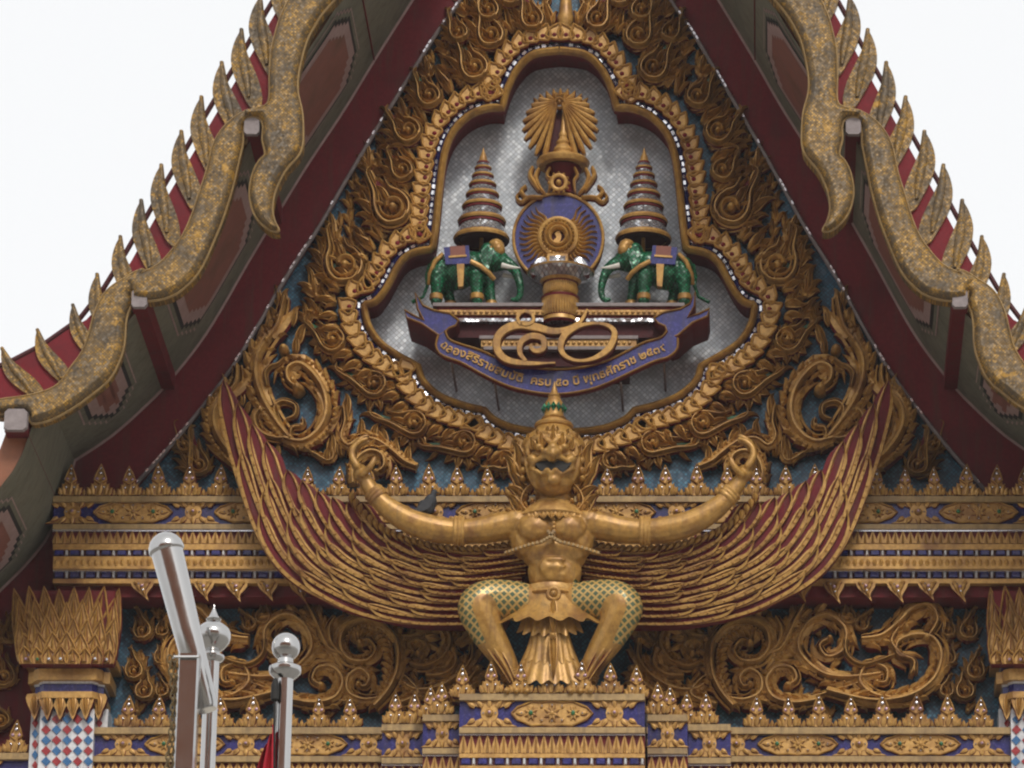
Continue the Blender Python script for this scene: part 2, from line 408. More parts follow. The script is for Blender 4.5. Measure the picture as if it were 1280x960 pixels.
def kranok(name, pl, c, size, ang, R, parent, flip=1, d0=.02, h=.085, mir=False, inlay='maroon', nfl=7, gold='gold', cloud=False):
    """paisley-shaped carved leaf: rimmed drop round a curled bud, flames along its back"""
    f = flip
    tip = dirpx(c, ang, size)
    tipc = dirpx(tip, ang-f*60, size*.10)
    outl = [tipc, dirpx(tip, ang+180, size*.22), dirpx(c, ang+f*48, R*1.12), dirpx(c, ang+f*95, R*1.0), dirpx(c, ang+f*140, R), dirpx(c, ang+180, R), dirpx(c, ang-f*140, R),
            dirpx(c, ang-f*95, R*.98), dirpx(c, ang-f*52, R*1.0), dirpx(dirpx(c, ang, size*.55), ang-f*90, R*.35), tipc]
    path = resample(catmull(outl, 80), 46)
    mb = MB()
    rw = R*.22
    # flames on the back, two ranks
    for i in range(nfl):
        t = i/(nfl-1); a = ang+f*(35+t*205) ; q = dirpx(c, a, R*.95)
        lean = ang+f*(12+t*95)
        flame(mb, pl, q[0], q[1], a if cloud else lean, size*((.34-.08*t) if cloud else (.70-.24*t))*rng.uniform(.9, 1.1), R*(.36 if cloud else .27), bend=f*.5 if cloud else -f*.8, h=h*.8, d0=d0-.012+.02*(i % 2), n=7, gold=gold)
    for i in range(max(2, nfl-3)):
        t = i/max(1, nfl-4); a = ang-f*(30+t*110); q = dirpx(c, a, R*.95)
        flame(mb, pl, q[0], q[1], ang-f*(5+t*60), size*(.5-.2*t)*rng.uniform(.9, 1.1), R*.2, bend=f*.8, h=h*.6, d0=d0-.014, n=6, sec=SEC_SMALL, gold=gold)
    # tip flames
    flame(mb, pl, *dirpx(c, ang, size*.72), ang+f*6, size*.62, R*.24, bend=-f*1.1, h=h*.8, d0=d0, n=8, gold=gold)
    flame(mb, pl, *dirpx(c, ang+f*8, size*.60), ang+f*28, size*.42, R*.18, bend=f*.9, h=h*.7, d0=d0-.004, n=7, gold=gold)
    baseA = [dirpx(c, ang-f*150, R*.80), dirpx(c, ang+180, R*.86), dirpx(c, ang+f*130, R*.88), dirpx(c, ang+f*90, R*.86), dirpx(c, ang+f*50, R*.92), dirpx(dirpx(c, ang, size*.55), ang+f*90, R*.30), tip, dirpx(tip, ang-f*75, size*.20)]
    sweep(mb, pl, resample(catmull(baseA, 60), 26), lambda t: max(.15, R*.30*math.sin(math.pi*min(1, t*.84+.16))**.6), lambda t: h*(1.15-.35*t), d0+.012, SEC_STEM, gold)
    baseB = [dirpx(c, ang+f*165, R*.84), dirpx(c, ang-f*150, R*.86), dirpx(c, ang-f*105, R*.86), dirpx(c, ang-f*60, R*.90), dirpx(dirpx(c, ang, size*.42), ang-f*90, R*.52), dirpx(dirpx(c, ang, size*.66), ang-f*80, R*.62)]
    sweep(mb, pl, resample(catmull(baseB, 50), 20), lambda t: max(.15, R*.26*math.sin(math.pi*min(1, t*.84+.16))**.6), lambda t: h*(1.05-.3*t), d0+.006, SEC_STEM, gold)
    o = mb.build(name, parent, mir, angle=28)
    g = MB(); plate(g, pl, [(p.x, p.y) for p in path[:-1]], None, d0+h*.30, inlay); g.build('inlay', o, mir)
    b = MB()
    sp = spiral_pts(c, R*.66, R*.30, ang+f*75, f*.95, 22)
    sweep(b, pl, sp, lambda t: R*.17*(.5+.5*t), lambda t: h*.9, d0+h*.2, SEC_ROLL, gold)
    boss(b, pl, c[0], c[1], R*.26, h*.8, d0+h*.35, gold)
    flame(b, pl, *dirpx(c, ang, R*.45), ang+f*5, size*.48, R*.24, bend=-f*.8, h=h*.8, d0=d0+h*.2, n=7, gold=gold)
    flame(b, pl, *dirpx(c, ang+f*30, R*.5), ang+f*38, size*.32, R*.17, bend=f*.7, h=h*.7, d0=d0+h*.2, n=6, sec=SEC_SMALL, gold=gold)
    b.build('bud', o, mir)
    return o

# ================================================================== SETTING
PT = Pl(0.0)                        # pediment plane, traced with axis 700
g = MB(); g.add([Vector((x, y, 0)) for x, y in ((-600, -600), (600, -600), (600, 900), (-600, 900))], [(0, 1, 2, 3)], 'paving')
struct(g.build('ground', smooth=False))

Z = lambda v, Y=0.: W(700, v, Y).z
temple = thing('temple_building', 'tall temple hall with steep gable, red raking frame and painted eaves', 'building', (0, 0, 0))
b = MB(); box(b, -5.6, 5.6, .05, 14, 0, Z(905), 'plaster'); b.build('wall', temple, smooth=False)

INNER = [(650, -120), (580, 0), (545, 50), (500, 122), (467, 175), (430, 237), (400, 289), (360, 350), (317, 424), (279, 482), (219, 557), (168, 614), (120, 668)]
BOUND = [(598, -120), (520, 0), (471, 77), (432, 141), (388, 207), (354, 262), (317, 323), (260, 420), (211, 483), (181, 514), (140, 550), (92, 582)]
TIER2 = [(97, 574), (80, 630), (57, 682), (0, 744), (-90, 822)]
# pediment field with the cartouche opening
FRAME_L = [(697, 67), (665, 72), (645, 90), (632, 116), (626, 139), (608, 139), (585, 148), (565, 168), (554, 195), (548, 235), (543, 285), (539, 315),
           (514, 320), (498, 333), (481, 364), (467, 381), (453, 384), (458, 408), (473, 431), (497, 448), (521, 461), (527, 479), (548, 498), (578, 510), (604, 516), (618, 529), (648, 540), (697, 544)]
CUSP = [4, 11, 16, 20, 24]
def frame_curve(n_per=9):
    """left half of the cartouche outline, smooth lobes between its cusps"""
    cuts = [0]+CUSP+[len(FRAME_L)-1]; o = []
    for a, c in zip(cuts, cuts[1:]):
        seg = catmull(FRAME_L[a:c+1], n_per*(c-a))
        o += seg if not o else seg[1:]
    return o
PF = Pl(-0.05, 697.5)
half = frame_curve(4)
full = [(p.x, p.y) for p in half] + [(2*697.5-p.x, p.y) for p in half[-2:0:-1]]
PF0 = Pl(0.0, 697.5)
ped = thing('pediment', 'carved pediment field of blue glass under crowded gilded flame scrolls', 'pediment', (0, 0, Z(610)))
fld = [(x, y+0) for x, y in INNER[:-1]]
fldL = [PT.P(*p) for p in fld]
b = MB()
outer = [(p.x, p.z) for p in fldL]; outer = outer+[(-x, z) for x, z in outer[::-1]]
hole = [PF0.P(u, v) for u, v in full]
loops = [[Vector((x, z, 0)) for x, z in outer], [Vector((p.x, p.z, 0)) for p in hole]]
flat = [Vector((q.x, 0, q.y)) for l in loops for q in l]
fs = []
for t in tessellate_polygon(loops):
    a, c, d = (flat[i] for i in t); fs.append(t if (c-a).cross(d-a).y < 0 else t[::-1])
b.add(flat, fs, 'blue_mosaic'); b.build('blue_field', ped, smooth=False)
# gable wall behind everything, closing the roof
b = MB(); V = [Vector((x, .75, z)) for x, z in outer]+[Vector((x, .95, z)) for x, z in outer]; n = len(outer)
tri = tessellate_polygon([[Vector((x, z, 0)) for x, z in outer]])
b.add(V, [tuple(t) for t in tri]+[tuple(i+n for i in t[::-1]) for t in tri], 'dark_red'); b.build('gable_wall', temple, smooth=False)
YB = -2.1
PB = Pl(YB, 687.5)
Bc = resample(catmull(BOUND, 120), 60); T2c = resample(catmull(TIER2, 40), 14)
Ic = resample(catmull(INNER, 120), 60)
for mir in (False, True):
    # red raking frame
    b = MB(); V = []
    for k in range(61):
        i = PT.P(*Ic[k]); o_ = PT.P(*Bc[k])
        V += [Vector((i.x, 0.0, i.z)), Vector((i.x, -.10, i.z)), Vector((o_.x, -.10, o_.z)), Vector((o_.x, .3, o_.z))]
    fs = []
    for k in range(60):
        for j in range(3): fs.append((k*4+j, k*4+j+1, k*4+4+j+1, k*4+4+j))
    b.add(V, fs, 'maroon'); rf = b.build('raking_frame', temple, mir, angle=30)
    # lower wall panel beside the capital
    b = MB(); q = [PT.P(p.x, p.y) for p in T2c]+[PT.P(*p) for p in ((-90, 1000), (125, 1000), (125, 640))]
    V = [Vector((p.x, -.06, p.z)) for p in q]
    tri = tessellate_polygon([[Vector((p.x, p.z, 0)) for p in V]])
    b.add(V, [t if (V[t[1]]-V[t[0]]).cross(V[t[2]]-V[t[0]]).y < 0 else t[::-1] for t in tri], 'maroon'); b.build('lower_wall_panel', temple, mir, smooth=False)
    # bright bead along the inner edge of the frame
    b = MB(); sweep(b, PT, Ic, lambda t: 2.2, lambda t: .05, .10, SEC_SMALL, 'grey_stone', 'grey_stone'); b.build('edge_bead', rf, mir)
    b = MB()
    P2 = resample(Ic, 150)
    for k in range(150):
        if rng.random() < .28:
            p, q = P2[k], P2[k].lerp(P2[k+1], .75); t = (q-p).normalized(); nrm = Vector((-t.y, t.x))*1.0
            b.add([PT.P(*(p+nrm), .156), PT.P(*(p-nrm), .152), PT.P(*(q-nrm), .152), PT.P(*(q+nrm), .156)], [(0, 1, 2, 3)], 'mirror_chip')
    c_ = b.build('mirror_chip', rf, mir, smooth=False, kind='stuff')
    # soffits and roof slopes (two tiers)
    for cur, nm in ((Bc, 'upper'), (T2c, 'lower')):
        base = [PT.P(p.x, p.y) for p in cur]
        b = MB(); V = []
        for p in base: V += [Vector((p.x, -.10, p.z)), Vector((p.x, YB, p.z))]
        fs = [(2*k, 2*k+1, 2*k+3, 2*k+2) for k in range(len(base)-1)]
        b.add(V, fs, 'soffit_paint'); sf = b.build('soffit', temple, mir)
        b = MB(); V = []
        for k, p in enumerate(base):
            t = (base[min(len(base)-1, k+1)]-base[max(0, k-1)]).normalized(); nn = Vector((t.z, 0, -t.x))
            if nn.z < 0: nn = -nn
            for dd in (.02, .22):
                q = p+nn*dd
                V += [Vector((q.x, YB+.06, q.z)), Vector((q.x, 13.5, q.z))]
        m = len(base); fs = []
        for k in range(m-1):
            a = 4*k; c = 4*(k+1)
            fs += [(a, a+1, c+1, c), (a+2, c+2, c+3, a+3), (a, c, c+2, a+2), (a+1, a+3, c+3, c+1)]
        fs += [(0, 2, 3, 1), (4*m-4, 4*m-3, 4*m-1, 4*m-2)]
        b.add(V, fs, 'roof_tile'); b.build('roof', temple, mir)
        # thin light line where soffit meets frame
        b = MB(); V = []
        for p in base: V += [Vector((p.x, -.104, p.z)), Vector((p.x+.012, -.104, p.z-.012)), Vector((p.x, -.13, p.z))]
        fs = []
        for k in range(m-1): fs += [(3*k, 3*k+1, 3*k+4, 3*k+3), (3*k+1, 3*k+2, 3*k+5, 3*k+4)]
        b.add(V, fs, 'pink_paint'); b.build('edge_line', sf, mir)
        # painted stepped panels between the purlins
        L = [0]
        for a, c in zip(base, base[1:]): L.append(L[-1]+(c-a).length)
        def S(s, y, off):
            k = 0
            while k < len(L)-2 and L[k+1] < s: k += 1
            q = (s-L[k])/(L[k+1]-L[k]); p = base[k].lerp(base[k+1], q); t = (base[k+1]-base[k]).normalized(); nn = Vector((t.z, 0, -t.x))
            if nn.z > 0: nn = -nn
            return Vector((p.x, y, p.z))+nn*off
        def s_of(px):        # arc length where traced column px lies
            k = min(range(len(cur)), key=lambda i: abs(cur[i].x-px)); return L[k]
        bays = [(560, 500), (462, 356), (338, 222), (198, 100)] if nm == 'upper' else [(60, -60)]
        for xa, xb in bays:
            s0, s1 = sorted((s_of(xa), s_of(xb))); s0 += .12; s1 -= .12
            for lay, (ins, mat) in enumerate(((0, 'pink_paint'), (.018, 'soffit_paint'), (.06, 'black_paint'), (.10, 'pink_paint'), (.20, 'brick_paint'))):
                b = MB(); st = [(.0, .30), (.05, .22), (.10, .14), (.15, .07), (.20, 0)]
                ya, yb = -.46-ins, -2.0+ins
                a0, a1 = s0+ins, s1-ins
                cuts = [a0+x for x, _ in st]+[a1-x for x, _ in st[::-1]]
                ins2 = [y for _, y in st[:-1]]+[0]+[y for _, y in st[:-1]][::-1]
                for k in range(len(cuts)-1):
                    nsub = 6 if k == 4 else 1
                    for q in range(nsub):
                        u0 = cuts[k]+(cuts[k+1]-cuts[k])*q/nsub; u1 = cuts[k]+(cuts[k+1]-cuts[k])*(q+1)/nsub
                        if u1 <= u0: continue
                        e = ins2[k]; off = .006+.004*lay
                        b.add([S(u0, ya-e, off), S(u1, ya-e, off), S(u1, yb+e, off), S(u0, yb+e, off)], [(0, 1, 2, 3)], mat)
                b.build('painted_panel', sf, mir, smooth=False)
    # purlins carried through to the bargeboard
    for (u, v, wpx, hpx) in ((440, -44, 19, 22), (318, 166, 19, 22), (178, 381, 19, 22), (24, 532, 28, 26)):
        p = PB.P(u, v); hw, hh = wpx*PB.sx/2, hpx*PB.sz/2
        b = MB(); box(b, p.x-hw, p.x+hw, YB-.12, 0, p.z-hh, p.z+hh, 'maroon'); po = b.build('purlin', temple, mir, smooth=False)
        b = MB(); c = [(-1, -.7), (-.7, -1), (.7, -1), (1, -.7), (1, .7), (.7, 1), (-.7, 1), (-1, .7)]
        V = [Vector((p.x+x*hw*1.08, YB-.12, p.z+z*hh*1.06)) for x, z in c]+[Vector((p.x+x*hw*1.0, YB-.17, p.z+z*hh)) for x, z in c]
        b.add(V, [(i, (i+1) % 8, 8+(i+1) % 8, 8+i) for i in range(8)]+[tuple(range(8, 16))], 'grey_stone'); b.build('end_cap', po, mir, smooth=False)
        if u == 24:
            b = MB(); zz = p.z-hh-.004
            b.add([Vector((p.x-hw*.8, -.9, zz)), Vector((p.x+hw*.8, -.9, zz)), Vector((p.x+hw*.8, -1.35, zz)), Vector((p.x, -1.6, zz)), Vector((p.x-hw*.8, -1.35, zz))], [(0, 1, 2, 3, 4)], 'leaf_gold')
            b.build('gilt_patch', po, mir, smooth=False)

# ================================================================== NAGA BARGEBOARDS
SEG_A = [(355, 27), (347, 52), (342, 75), (340, 105), (340, 128), (336, 140), (322, 145), (309, 148), (309, 156), (320, 155), (329, 159), (332, 168), (331, 183), (334, 196), (334, 203), (327, 210), (319, 226), (315, 249), (318, 268), (324, 281), (333, 291), (342, 297), (352, 297), (347, 286), (344, 274), (344, 264),
         (348, 246), (360, 222), (374, 206), (380, 195), (382, 178), (381, 150), (376, 128), (375, 112), (378, 92), (386, 62), (396, 42), (408, 24), (432, -4), (470, -60), (510, -120), (450, -120), (404, -60), (372, -6)]
SEG_B = [(337, 146), (322, 144), (308, 147), (292, 157), (278, 172), (268, 192), (261, 221), (251, 251), (243, 275), (232, 300), (216, 322), (200, 338), (182, 347), (160, 356), (168, 372), (170, 380), (190, 383), (218, 377), (240, 361), (256, 340), (271, 307), (282, 280), (293, 245), (300, 215), (306, 189), (307, 176), (309, 163), (318, 156), (332, 158), (339, 153)]
SEG_C = [(184, 343), (170, 346), (157, 354), (144, 362), (132, 374), (121, 396), (115, 418), (106, 444), (90, 466), (76, 485), (56, 495), (28, 501), (0, 505), (-60, 520), (-140, 545), (-140, 590), (-60, 545), (0, 524), (36, 521), (42, 534), (66, 530), (96, 514), (122, 495), (140, 479), (151, 459), (158, 437), (160, 410), (163, 396), (169, 383), (167, 374), (178, 368)]
TIPS = [(400, -120), (376, -79), (352, -38), (327.5, 3), (304, 44), (279.5, 85), (254, 128), (229, 171), (204, 213), (179, 257), (153, 302), (124, 349), (94, 387), (50, 418), (6, 441), (-40, 462), (-90, 484)]
FIN = [(0, -3), (0, -3), (-8, 8), (-14, 22), (-16, 36), (-13, 50), (-5, 66), (4, 80), (14, 94), (29, 98), (33, 82), (28, 63), (19, 45), (10, 28), (3.5, 12)]
def smooth_poly(pts, n=3):
    return [(p.x, p.y) for p in catmull(pts, n*len(pts), True)]
def bevel_plate(mb, pl, pts, d0, d1, mat, side, inset=2.2, rim='gold'):
    """plate with a raised rounded rim: centre slightly lower than the border bead"""
    n = len(pts); P = [Vector(p) for p in pts]; ins = []
    area = sum(P[i].x*P[(i+1) % n].y-P[(i+1) % n].x*P[i].y for i in range(n)); sg = 1 if area > 0 else -1
    for i in range(n):
        t = (P[(i+1) % n]-P[i-1]).normalized(); nn = Vector((-t.y, t.x))*sg; best = 1e9
        for j in range(n):
            if min((j-i) % n, (i-j) % n) < 3: continue
            a, c = P[j], P[(j+1) % n]; e = c-a; den = nn.x*e.y-nn.y*e.x
            if abs(den) < 1e-6: continue
            q = ((a.x-P[i].x)*e.y-(a.y-P[i].y)*e.x)/den; s = ((a.x-P[i].x)*nn.y-(a.y-P[i].y)*nn.x)/den
            if q > .1 and 0 <= s <= 1: best = min(best, q)
        ins.append((nn, min(8., best*.36)))
    rings = [([P[i]+ins[i][0]*ins[i][1]*f_ for i in range(n)], d1+.075*math.sin(f_*math.pi/2)) for f_ in (0, .35, .7, 1.)]
    V = [pl.P(p.x, p.y, d0) for p in P]+[pl.P(p.x, p.y, dd) for r_, dd in rings for p in r_]
    fs = []
    for k in range(4):
        for i in range(n):
            q = (k*n+i, k*n+(i+1) % n, (k+1)*n+(i+1) % n, (k+1)*n+i); fs.append(q if sg < 0 else q[::-1])
    mb.add(V, fs, mat)
    plate(mb, pl, [(p.x, p.y) for p in rings[-1][0]], None, rings[-1][1], mat)
    n = len(pts); path = [Vector(p) for p in pts]+[Vector(pts[0])]
    sweep(mb, pl, path, lambda t: inset, lambda t: .022, d1-.004, SEC_SMALL, rim, rim)
for mir in (False, True):
    lab = 'gilded serpent bargeboard with upright fins on the gable slope ' + ('farthest from the flagpoles' if mir else 'above the flagpoles')
    p0 = PB.P(24, 532)
    bb = thing('naga_bargeboard', lab, 'bargeboard', (-p0.x if mir else p0.x, YB, p0.z), 'bargeboards of the main gable')
    # red backing board between the fins
    edge = [(x+12, y+27) for x, y in TIPS[:10]]+[(166, 329), (139, 370), (110, 402), (70, 424), (25, 446), (-30, 470), (-80, 494)]
    inner_e = [(-80, 530), (0, 510), (62, 498), (92, 470), (112, 440), (122, 405), (150, 370), (195, 350), (240, 300), (262, 240), (275, 190), (300, 160), (345, 140), (350, 80), (362, 27), (400, -40), (460, -120)]
    b = MB(); plate(b, PB, edge+inner_e, .0, .05, 'red_lacquer'); b.build('backing_board', bb, mir, smooth=False)
    for seg, d in ((SEG_C, .10), (SEG_B, .13), (SEG_A, .16)):
        b = MB(); bevel_plate(b, PB, smooth_poly(seg), -.02, d, 'leaf_gold', 'leaf_gold', 1.5, 'gold_pale'); b.build('serpent_body', bb, mir, angle=50)
    # stiffening rod through the fins
    b = MB(); tube(b, [PB.P(x+7, y+14, .04) for x, y in TIPS], .026, 'dark_red', 6); b.build('rod', bb, mir)
    for k, (x, y) in enumerate(TIPS):
        q = TIPS[min(k+1, len(TIPS)-1)]; pr = TIPS[max(0, k-1)]
        a = math.atan2(q[1]-pr[1], pr[0]-q[0]); rot = (a-math.atan2(43, 25))*.75
        sc_ = 1.0 if k < 10 else .9
        if k > 11: sc_ = .8
        cs, sn = math.cos(-rot), math.sin(-rot)
        # pivot about the tip, lean with the slope
        jr = rng.uniform(-.05, .05); cs, sn = math.cos(-rot+jr), math.sin(-rot+jr); sq = rng.uniform(.76, .86)
        pts = [(x+sc_*(px*sq*cs+py*sn), y+sc_*(-px*sq*sn+py*cs)) for px, py in FIN]
        b = MB(); pp = smooth_poly(pts, 2)
        plate(b, PB, pp, .0, .085, 'leaf_gold', 'gold_pale')
        # raised spine
        mid = [Vector(((pts[i][0]+pts[-i][0])/2, (pts[i][1]+pts[-i][1])/2)) for i in range(2, 7)]
        sweep(b, PB, [Vector(pts[0])]+mid, lambda t: 1+5*sc_*math.sin(math.pi*min(.95, t*.8+.1)), lambda t: .03, .083, SEC_SMALL, 'leaf_gold', 'leaf_gold')
        b.build('fin', bb, mir, angle=50)

# ================================================================== CARTOUCHE
cart = thing('cartouche_frame', 'lobed gilded frame with leaf border around the silver mosaic recess', 'frame', (0, 0, Z(545)))
YS = .32
# silver back panel and reveal
PS = Pl(YS, 697.5)
b = MB(); x0 = PF0.P(430, 300).x; x1 = -x0
box(b, x0, x1, YS, YS+.05, PF0.P(697, 560).z, PF0.P(697, 20).z, 'silver_mosaic'); b.build('silver_panel', cart, smooth=False)
b = MB(); hv = [PF0.P(u, v) for u, v in full]; n = len(hv)
b.add([Vector((p.x, -.07, p.z)) for p in hv]+[Vector((p.x, YS, p.z)) for p in hv], [(i, (i+1) % n, n+(i+1) % n, n+i) for i in range(n)], 'maroon'); b.build('reveal', cart, smooth=False)
hc = frame_curve(6)
FP = hc+[Vector((2*697.5-p.x, p.y)) for p in hc[-2::-1]]          # whole outline, top -> left -> bottom -> right -> top
FPr = resample(FP, 260)
def offset(path, o):
    r = []
    n = len(path)
    for i, p in enumerate(path):
        a = path[(i-2) % n]; c = path[(i+2) % n]; t = (c-a).normalized(); r.append(p+Vector((t.y, -t.x))*o*-1)
    return r
ctr = Vector((697.5, 320))
def outw(path, o):     # offset outward
    q = offset(path, o); k = len(path)//4
    return q if (q[k]-ctr).length > (path[k]-ctr).length else offset(path, -o)
b = MB(); sweep(b, PF, FPr, lambda t: 5.2, lambda t: .13, .0, SEC_ROLL, 'gold_bright', 'maroon'); b.build('moulding', cart)
b = MB(); sweep(b, PF, outw(FPr, 8.), lambda t: 4.0, lambda t: .07, .0, SEC_SMALL, 'royal_blue', 'maroon'); b.build('outer_fillet', cart)
b = MB(); sweep(b, PF, outw(FPr, -7.), lambda t: 3.2, lambda t: .07, .0, SEC_SMALL, 'royal_blue', 'maroon'); b.build('inner_fillet', cart)
b = MB()
for o_, dd in ((8., .075), (-7., .075)):
    q = outw(resample(FP, 200), o_)
    for k in range(0, 199):
        if rng.random() < .6:
            p, e = q[k], q[k].lerp(q[k+1], .62); t = (e-p).normalized() if (e-p).length > .1 else Vector((1, 0)); nr = Vector((-t.y, t.x))*1.5
            tl = rng.uniform(-.006, .006)
            b.add([PF.P(*(p+nr), dd+tl), PF.P(*(p-nr), dd-tl), PF.P(*(e-nr), dd-tl), PF.P(*(e+nr), dd+tl)], [(0, 1, 2, 3)], 'mirror_chip')
b.build('mirror_chip', cart, smooth=False, kind='stuff')
# border leaves: one shared mesh, set round the frame
LP = Pl(0, 0); LP.P = lambda u, v, d=0.: Vector((u*S0, -d, -v*S0))          # local px-sized plane
lb = MB()
pts = [(-7.5, 0), (-8.5, -6), (-6, -12), (-1, -16), (3, -19.5), (4.5, -15), (8, -10), (8.5, -4), (7, 0)]
pts = [(x*1.12, y*1.15) for x, y in pts]
plate(lb, LP, smooth_poly(pts, 2), -.03, .07, 'gold', 'maroon')
sweep(lb, LP, [Vector(p) for p in smooth_poly(pts, 2)]+[Vector(smooth_poly(pts, 2)[0])], lambda t: 2.4, lambda t: .045, .045, SEC_SMALL, 'gold', 'maroon')
leaf_me = lb.mesh('leaf')
lb = MB(); boss(lb, LP, 0, -5.5, 4.2, .04, .045, 'red_lacquer', 8, 3); inl_me = lb.mesh('red_inlay')
q = outw(resample(FP, 800), 13.5)
L = [0]
for a, c in zip(q, q[1:]): L.append(L[-1]+(c-a).length)
nl = int(L[-1]/14.2); j = 0
for k in range(nl):
    s = (k+.5)*L[-1]/nl
    while L[j+1] < s: j += 1
    p = q[j]; t = (q[min(j+3, len(q)-1)]-q[max(0, j-3)]).normalized(); nr = (q[j]-FP[0]) * 0 + Vector((t.y, -t.x))
    if (p+nr*3-ctr).length < (p-ctr).length and True:
        pass
    a = math.atan2(-nr.y, nr.x)             # outward normal, screen up positive
    # path runs anticlockwise on screen (top -> left): outward = left of travel reversed
    c0 = FPr[int(s/L[-1]*(len(FPr)-1))]
    if (p-c0).dot(nr) < 0: a += math.pi
    left = p.x < 697.5
    lean = .30 if left else -.30
    if p.y > 400: lean *= 1.9
    m4 = Matrix.Translation(PF.P(p.x, p.y, .045)) @ Matrix.Rotation(-(a-math.pi/2)-(-lean), 4, 'Y') @ Matrix.Diagonal((1 if left else -1, 1, 1, 1))
    o = link('leaf', leaf_me, cart, mat4=m4)
    if p.y < 400:
        i_ = bpy.data.objects.new('red_inlay', inl_me); COL.objects.link(i_); i_.parent = o

# ================================================================== PEDIMENT CARVING
HX = []
def pair(fn):
    fn(False); fn(True)
KR = [ # boss x, y, size, ang, R, flip, inlay
 (597, 106, 44, 122, 18, 1, 'green_paint'), (629, 66, 44, 112, 17, 1, 'maroon'), (667, 33, 40, 112, 15, 1, 'maroon'), (550, 139, 36, 124, 15, 1, 'green_paint'),
 (529, 179, 38, 138, 17, 1, 'maroon'), (497, 268, 54, 127, 24, 1, 'maroon'), (508, 222, 32, 128, 14, 1, 'maroon'),
 (440, 352, 50, 116, 25, 1, 'green_paint'), (430, 424, 42, 146, 17, 1, 'green_paint'), (474, 478, 50, 160, 17, 1, 'green_paint'), (528, 520, 54, 170, 17, 1, 'green_paint'),
 (594, 545, 54, 184, 16, 1, 'green_paint'), (636, 566, 28, 200, 13, 1, 'green_paint'), (612, 22, 36, 110, 14, 1, 'maroon'), (640, 4, 36, 104, 14, 1, 'maroon'), (575, 50, 30, 118, 12, 1, 'maroon')]
for (x, y, s, a, Rr, fl, inl) in KR:
    nr_ = min(FPr, key=lambda p: (p.x-x)**2+(p.y-y)**2); dv_ = Vector((x-nr_.x, y-nr_.y)); push = max(0, 34+Rr*.75-dv_.length) if y > 60 else 0
    dv_.normalize(); x += dv_.x*push; y += dv_.y*push
    nm = 'cloud_scroll' if y > 400 else 'flame_scroll'
    pair(lambda mir: kranok(nm, PT, (x, y), s, a, Rr, ped, fl, d0=.03 if y > 330 else .06, h=.14 if y > 330 else .17, mir=mir, inlay=inl, nfl=8, cloud=(y > 400)))
# small flame tufts filling the field up to the raking frame
TUFT = [(463, 216, 112, 34), (470, 236, 125, 24), (419, 306, 112, 36), (430, 325, 128, 24), (404, 330, 108, 26), (455, 255, 118, 24), (522, 128, 118, 32), (536, 98, 112, 30), (508, 150, 122, 28), (490, 190, 118, 30),
        (560, 70, 112, 32), (585, 22, 110, 36), (600, 48, 115, 26), (560, 96, 118, 24), (655, 30, 105, 30), (482, 300, 140, 26), (460, 312, 130, 28), (415, 385, 130, 30), (396, 372, 112, 34), (400, 398, 140, 26), (386, 405, 110, 24), (500, 240, 120, 22), (478, 222, 108, 22), (626, 40, 108, 24), (585, 80, 118, 22)]
def tuft(mir):
    for (x, y, a, L_) in TUFT:
        b = MB()
        for k, (da, sl) in enumerate(((0, 1.25), (34, .85), (-34, .8), (62, .6), (-62, .55))):
            flame(b, PT, x+rng.uniform(-1, 1), y, a+da+rng.uniform(-6, 6), L_*sl, L_*.17, bend=(-.9 if da >= 0 else .9), h=.11, d0=.03, n=7)
        boss(b, PT, x, y, L_*.15, .07, .03, 'gold', 8, 3)
        b.build('flame_tuft', ped, mir)
pair(tuft)
# carpet of smaller flames behind the main scrolls
def inside_field(x, y):
    for a_, c_ in zip(INNER, INNER[1:]):
        if a_[1] <= y <= c_[1]:
            return x > a_[0]+(c_[0]-a_[0])*(y-a_[1])/(c_[1]-a_[1])+9
    return False
FH = resample(hc, 120)
CARP = []
gy = -20
while gy < 590:
    gx = 180
    while gx < 700:
        x, y = gx+rng.uniform(-6, 6), gy+rng.uniform(-6, 6); gx += 20
        if not inside_field(x, y): continue
        j = min(range(121), key=lambda i: (FH[i].x-x)**2+(FH[i].y-y)**2); near = FH[j]; dist = math.hypot(near.x-x, near.y-y)
        t_ = (FH[min(120, j+1)]-FH[max(0, j-1)]); outside = t_.x*(y-near.y)-t_.y*(x-near.x) > 0
        if not outside or dist < 36 or (y > 340 and dist > 66): continue
        if rng.random() < .10: continue
        a_ = math.degrees(math.atan2(-(y-near.y), x-near.x)); up_ = 112
        ang_ = up_ if y < 360 else a_*.45+.55*172
        CARP.append((x, y, ang_+rng.uniform(-22, 22), rng.uniform(20, 29)))
    gy += 20
def carpet(mir):
    for (x, y, a, L_) in CARP:
        b = MB(); s_ = rng.choice((-1, 1))
        for da, q in ((0, 1.), (s_*38, .72), (-s_*40, .6)):
            flame(b, PT, x, y, a+da, L_*q, L_*.17, bend=(-.9 if da >= 0 else .9), h=.085, d0=-.01, n=6, sec=SEC_FLAME if da == 0 else SEC_SMALL)
        boss(b, PT, x, y, L_*.16, .05, -.01, 'gold', 8, 3)
        b.build('flame_tuft', ped, mir)
pair(carpet)
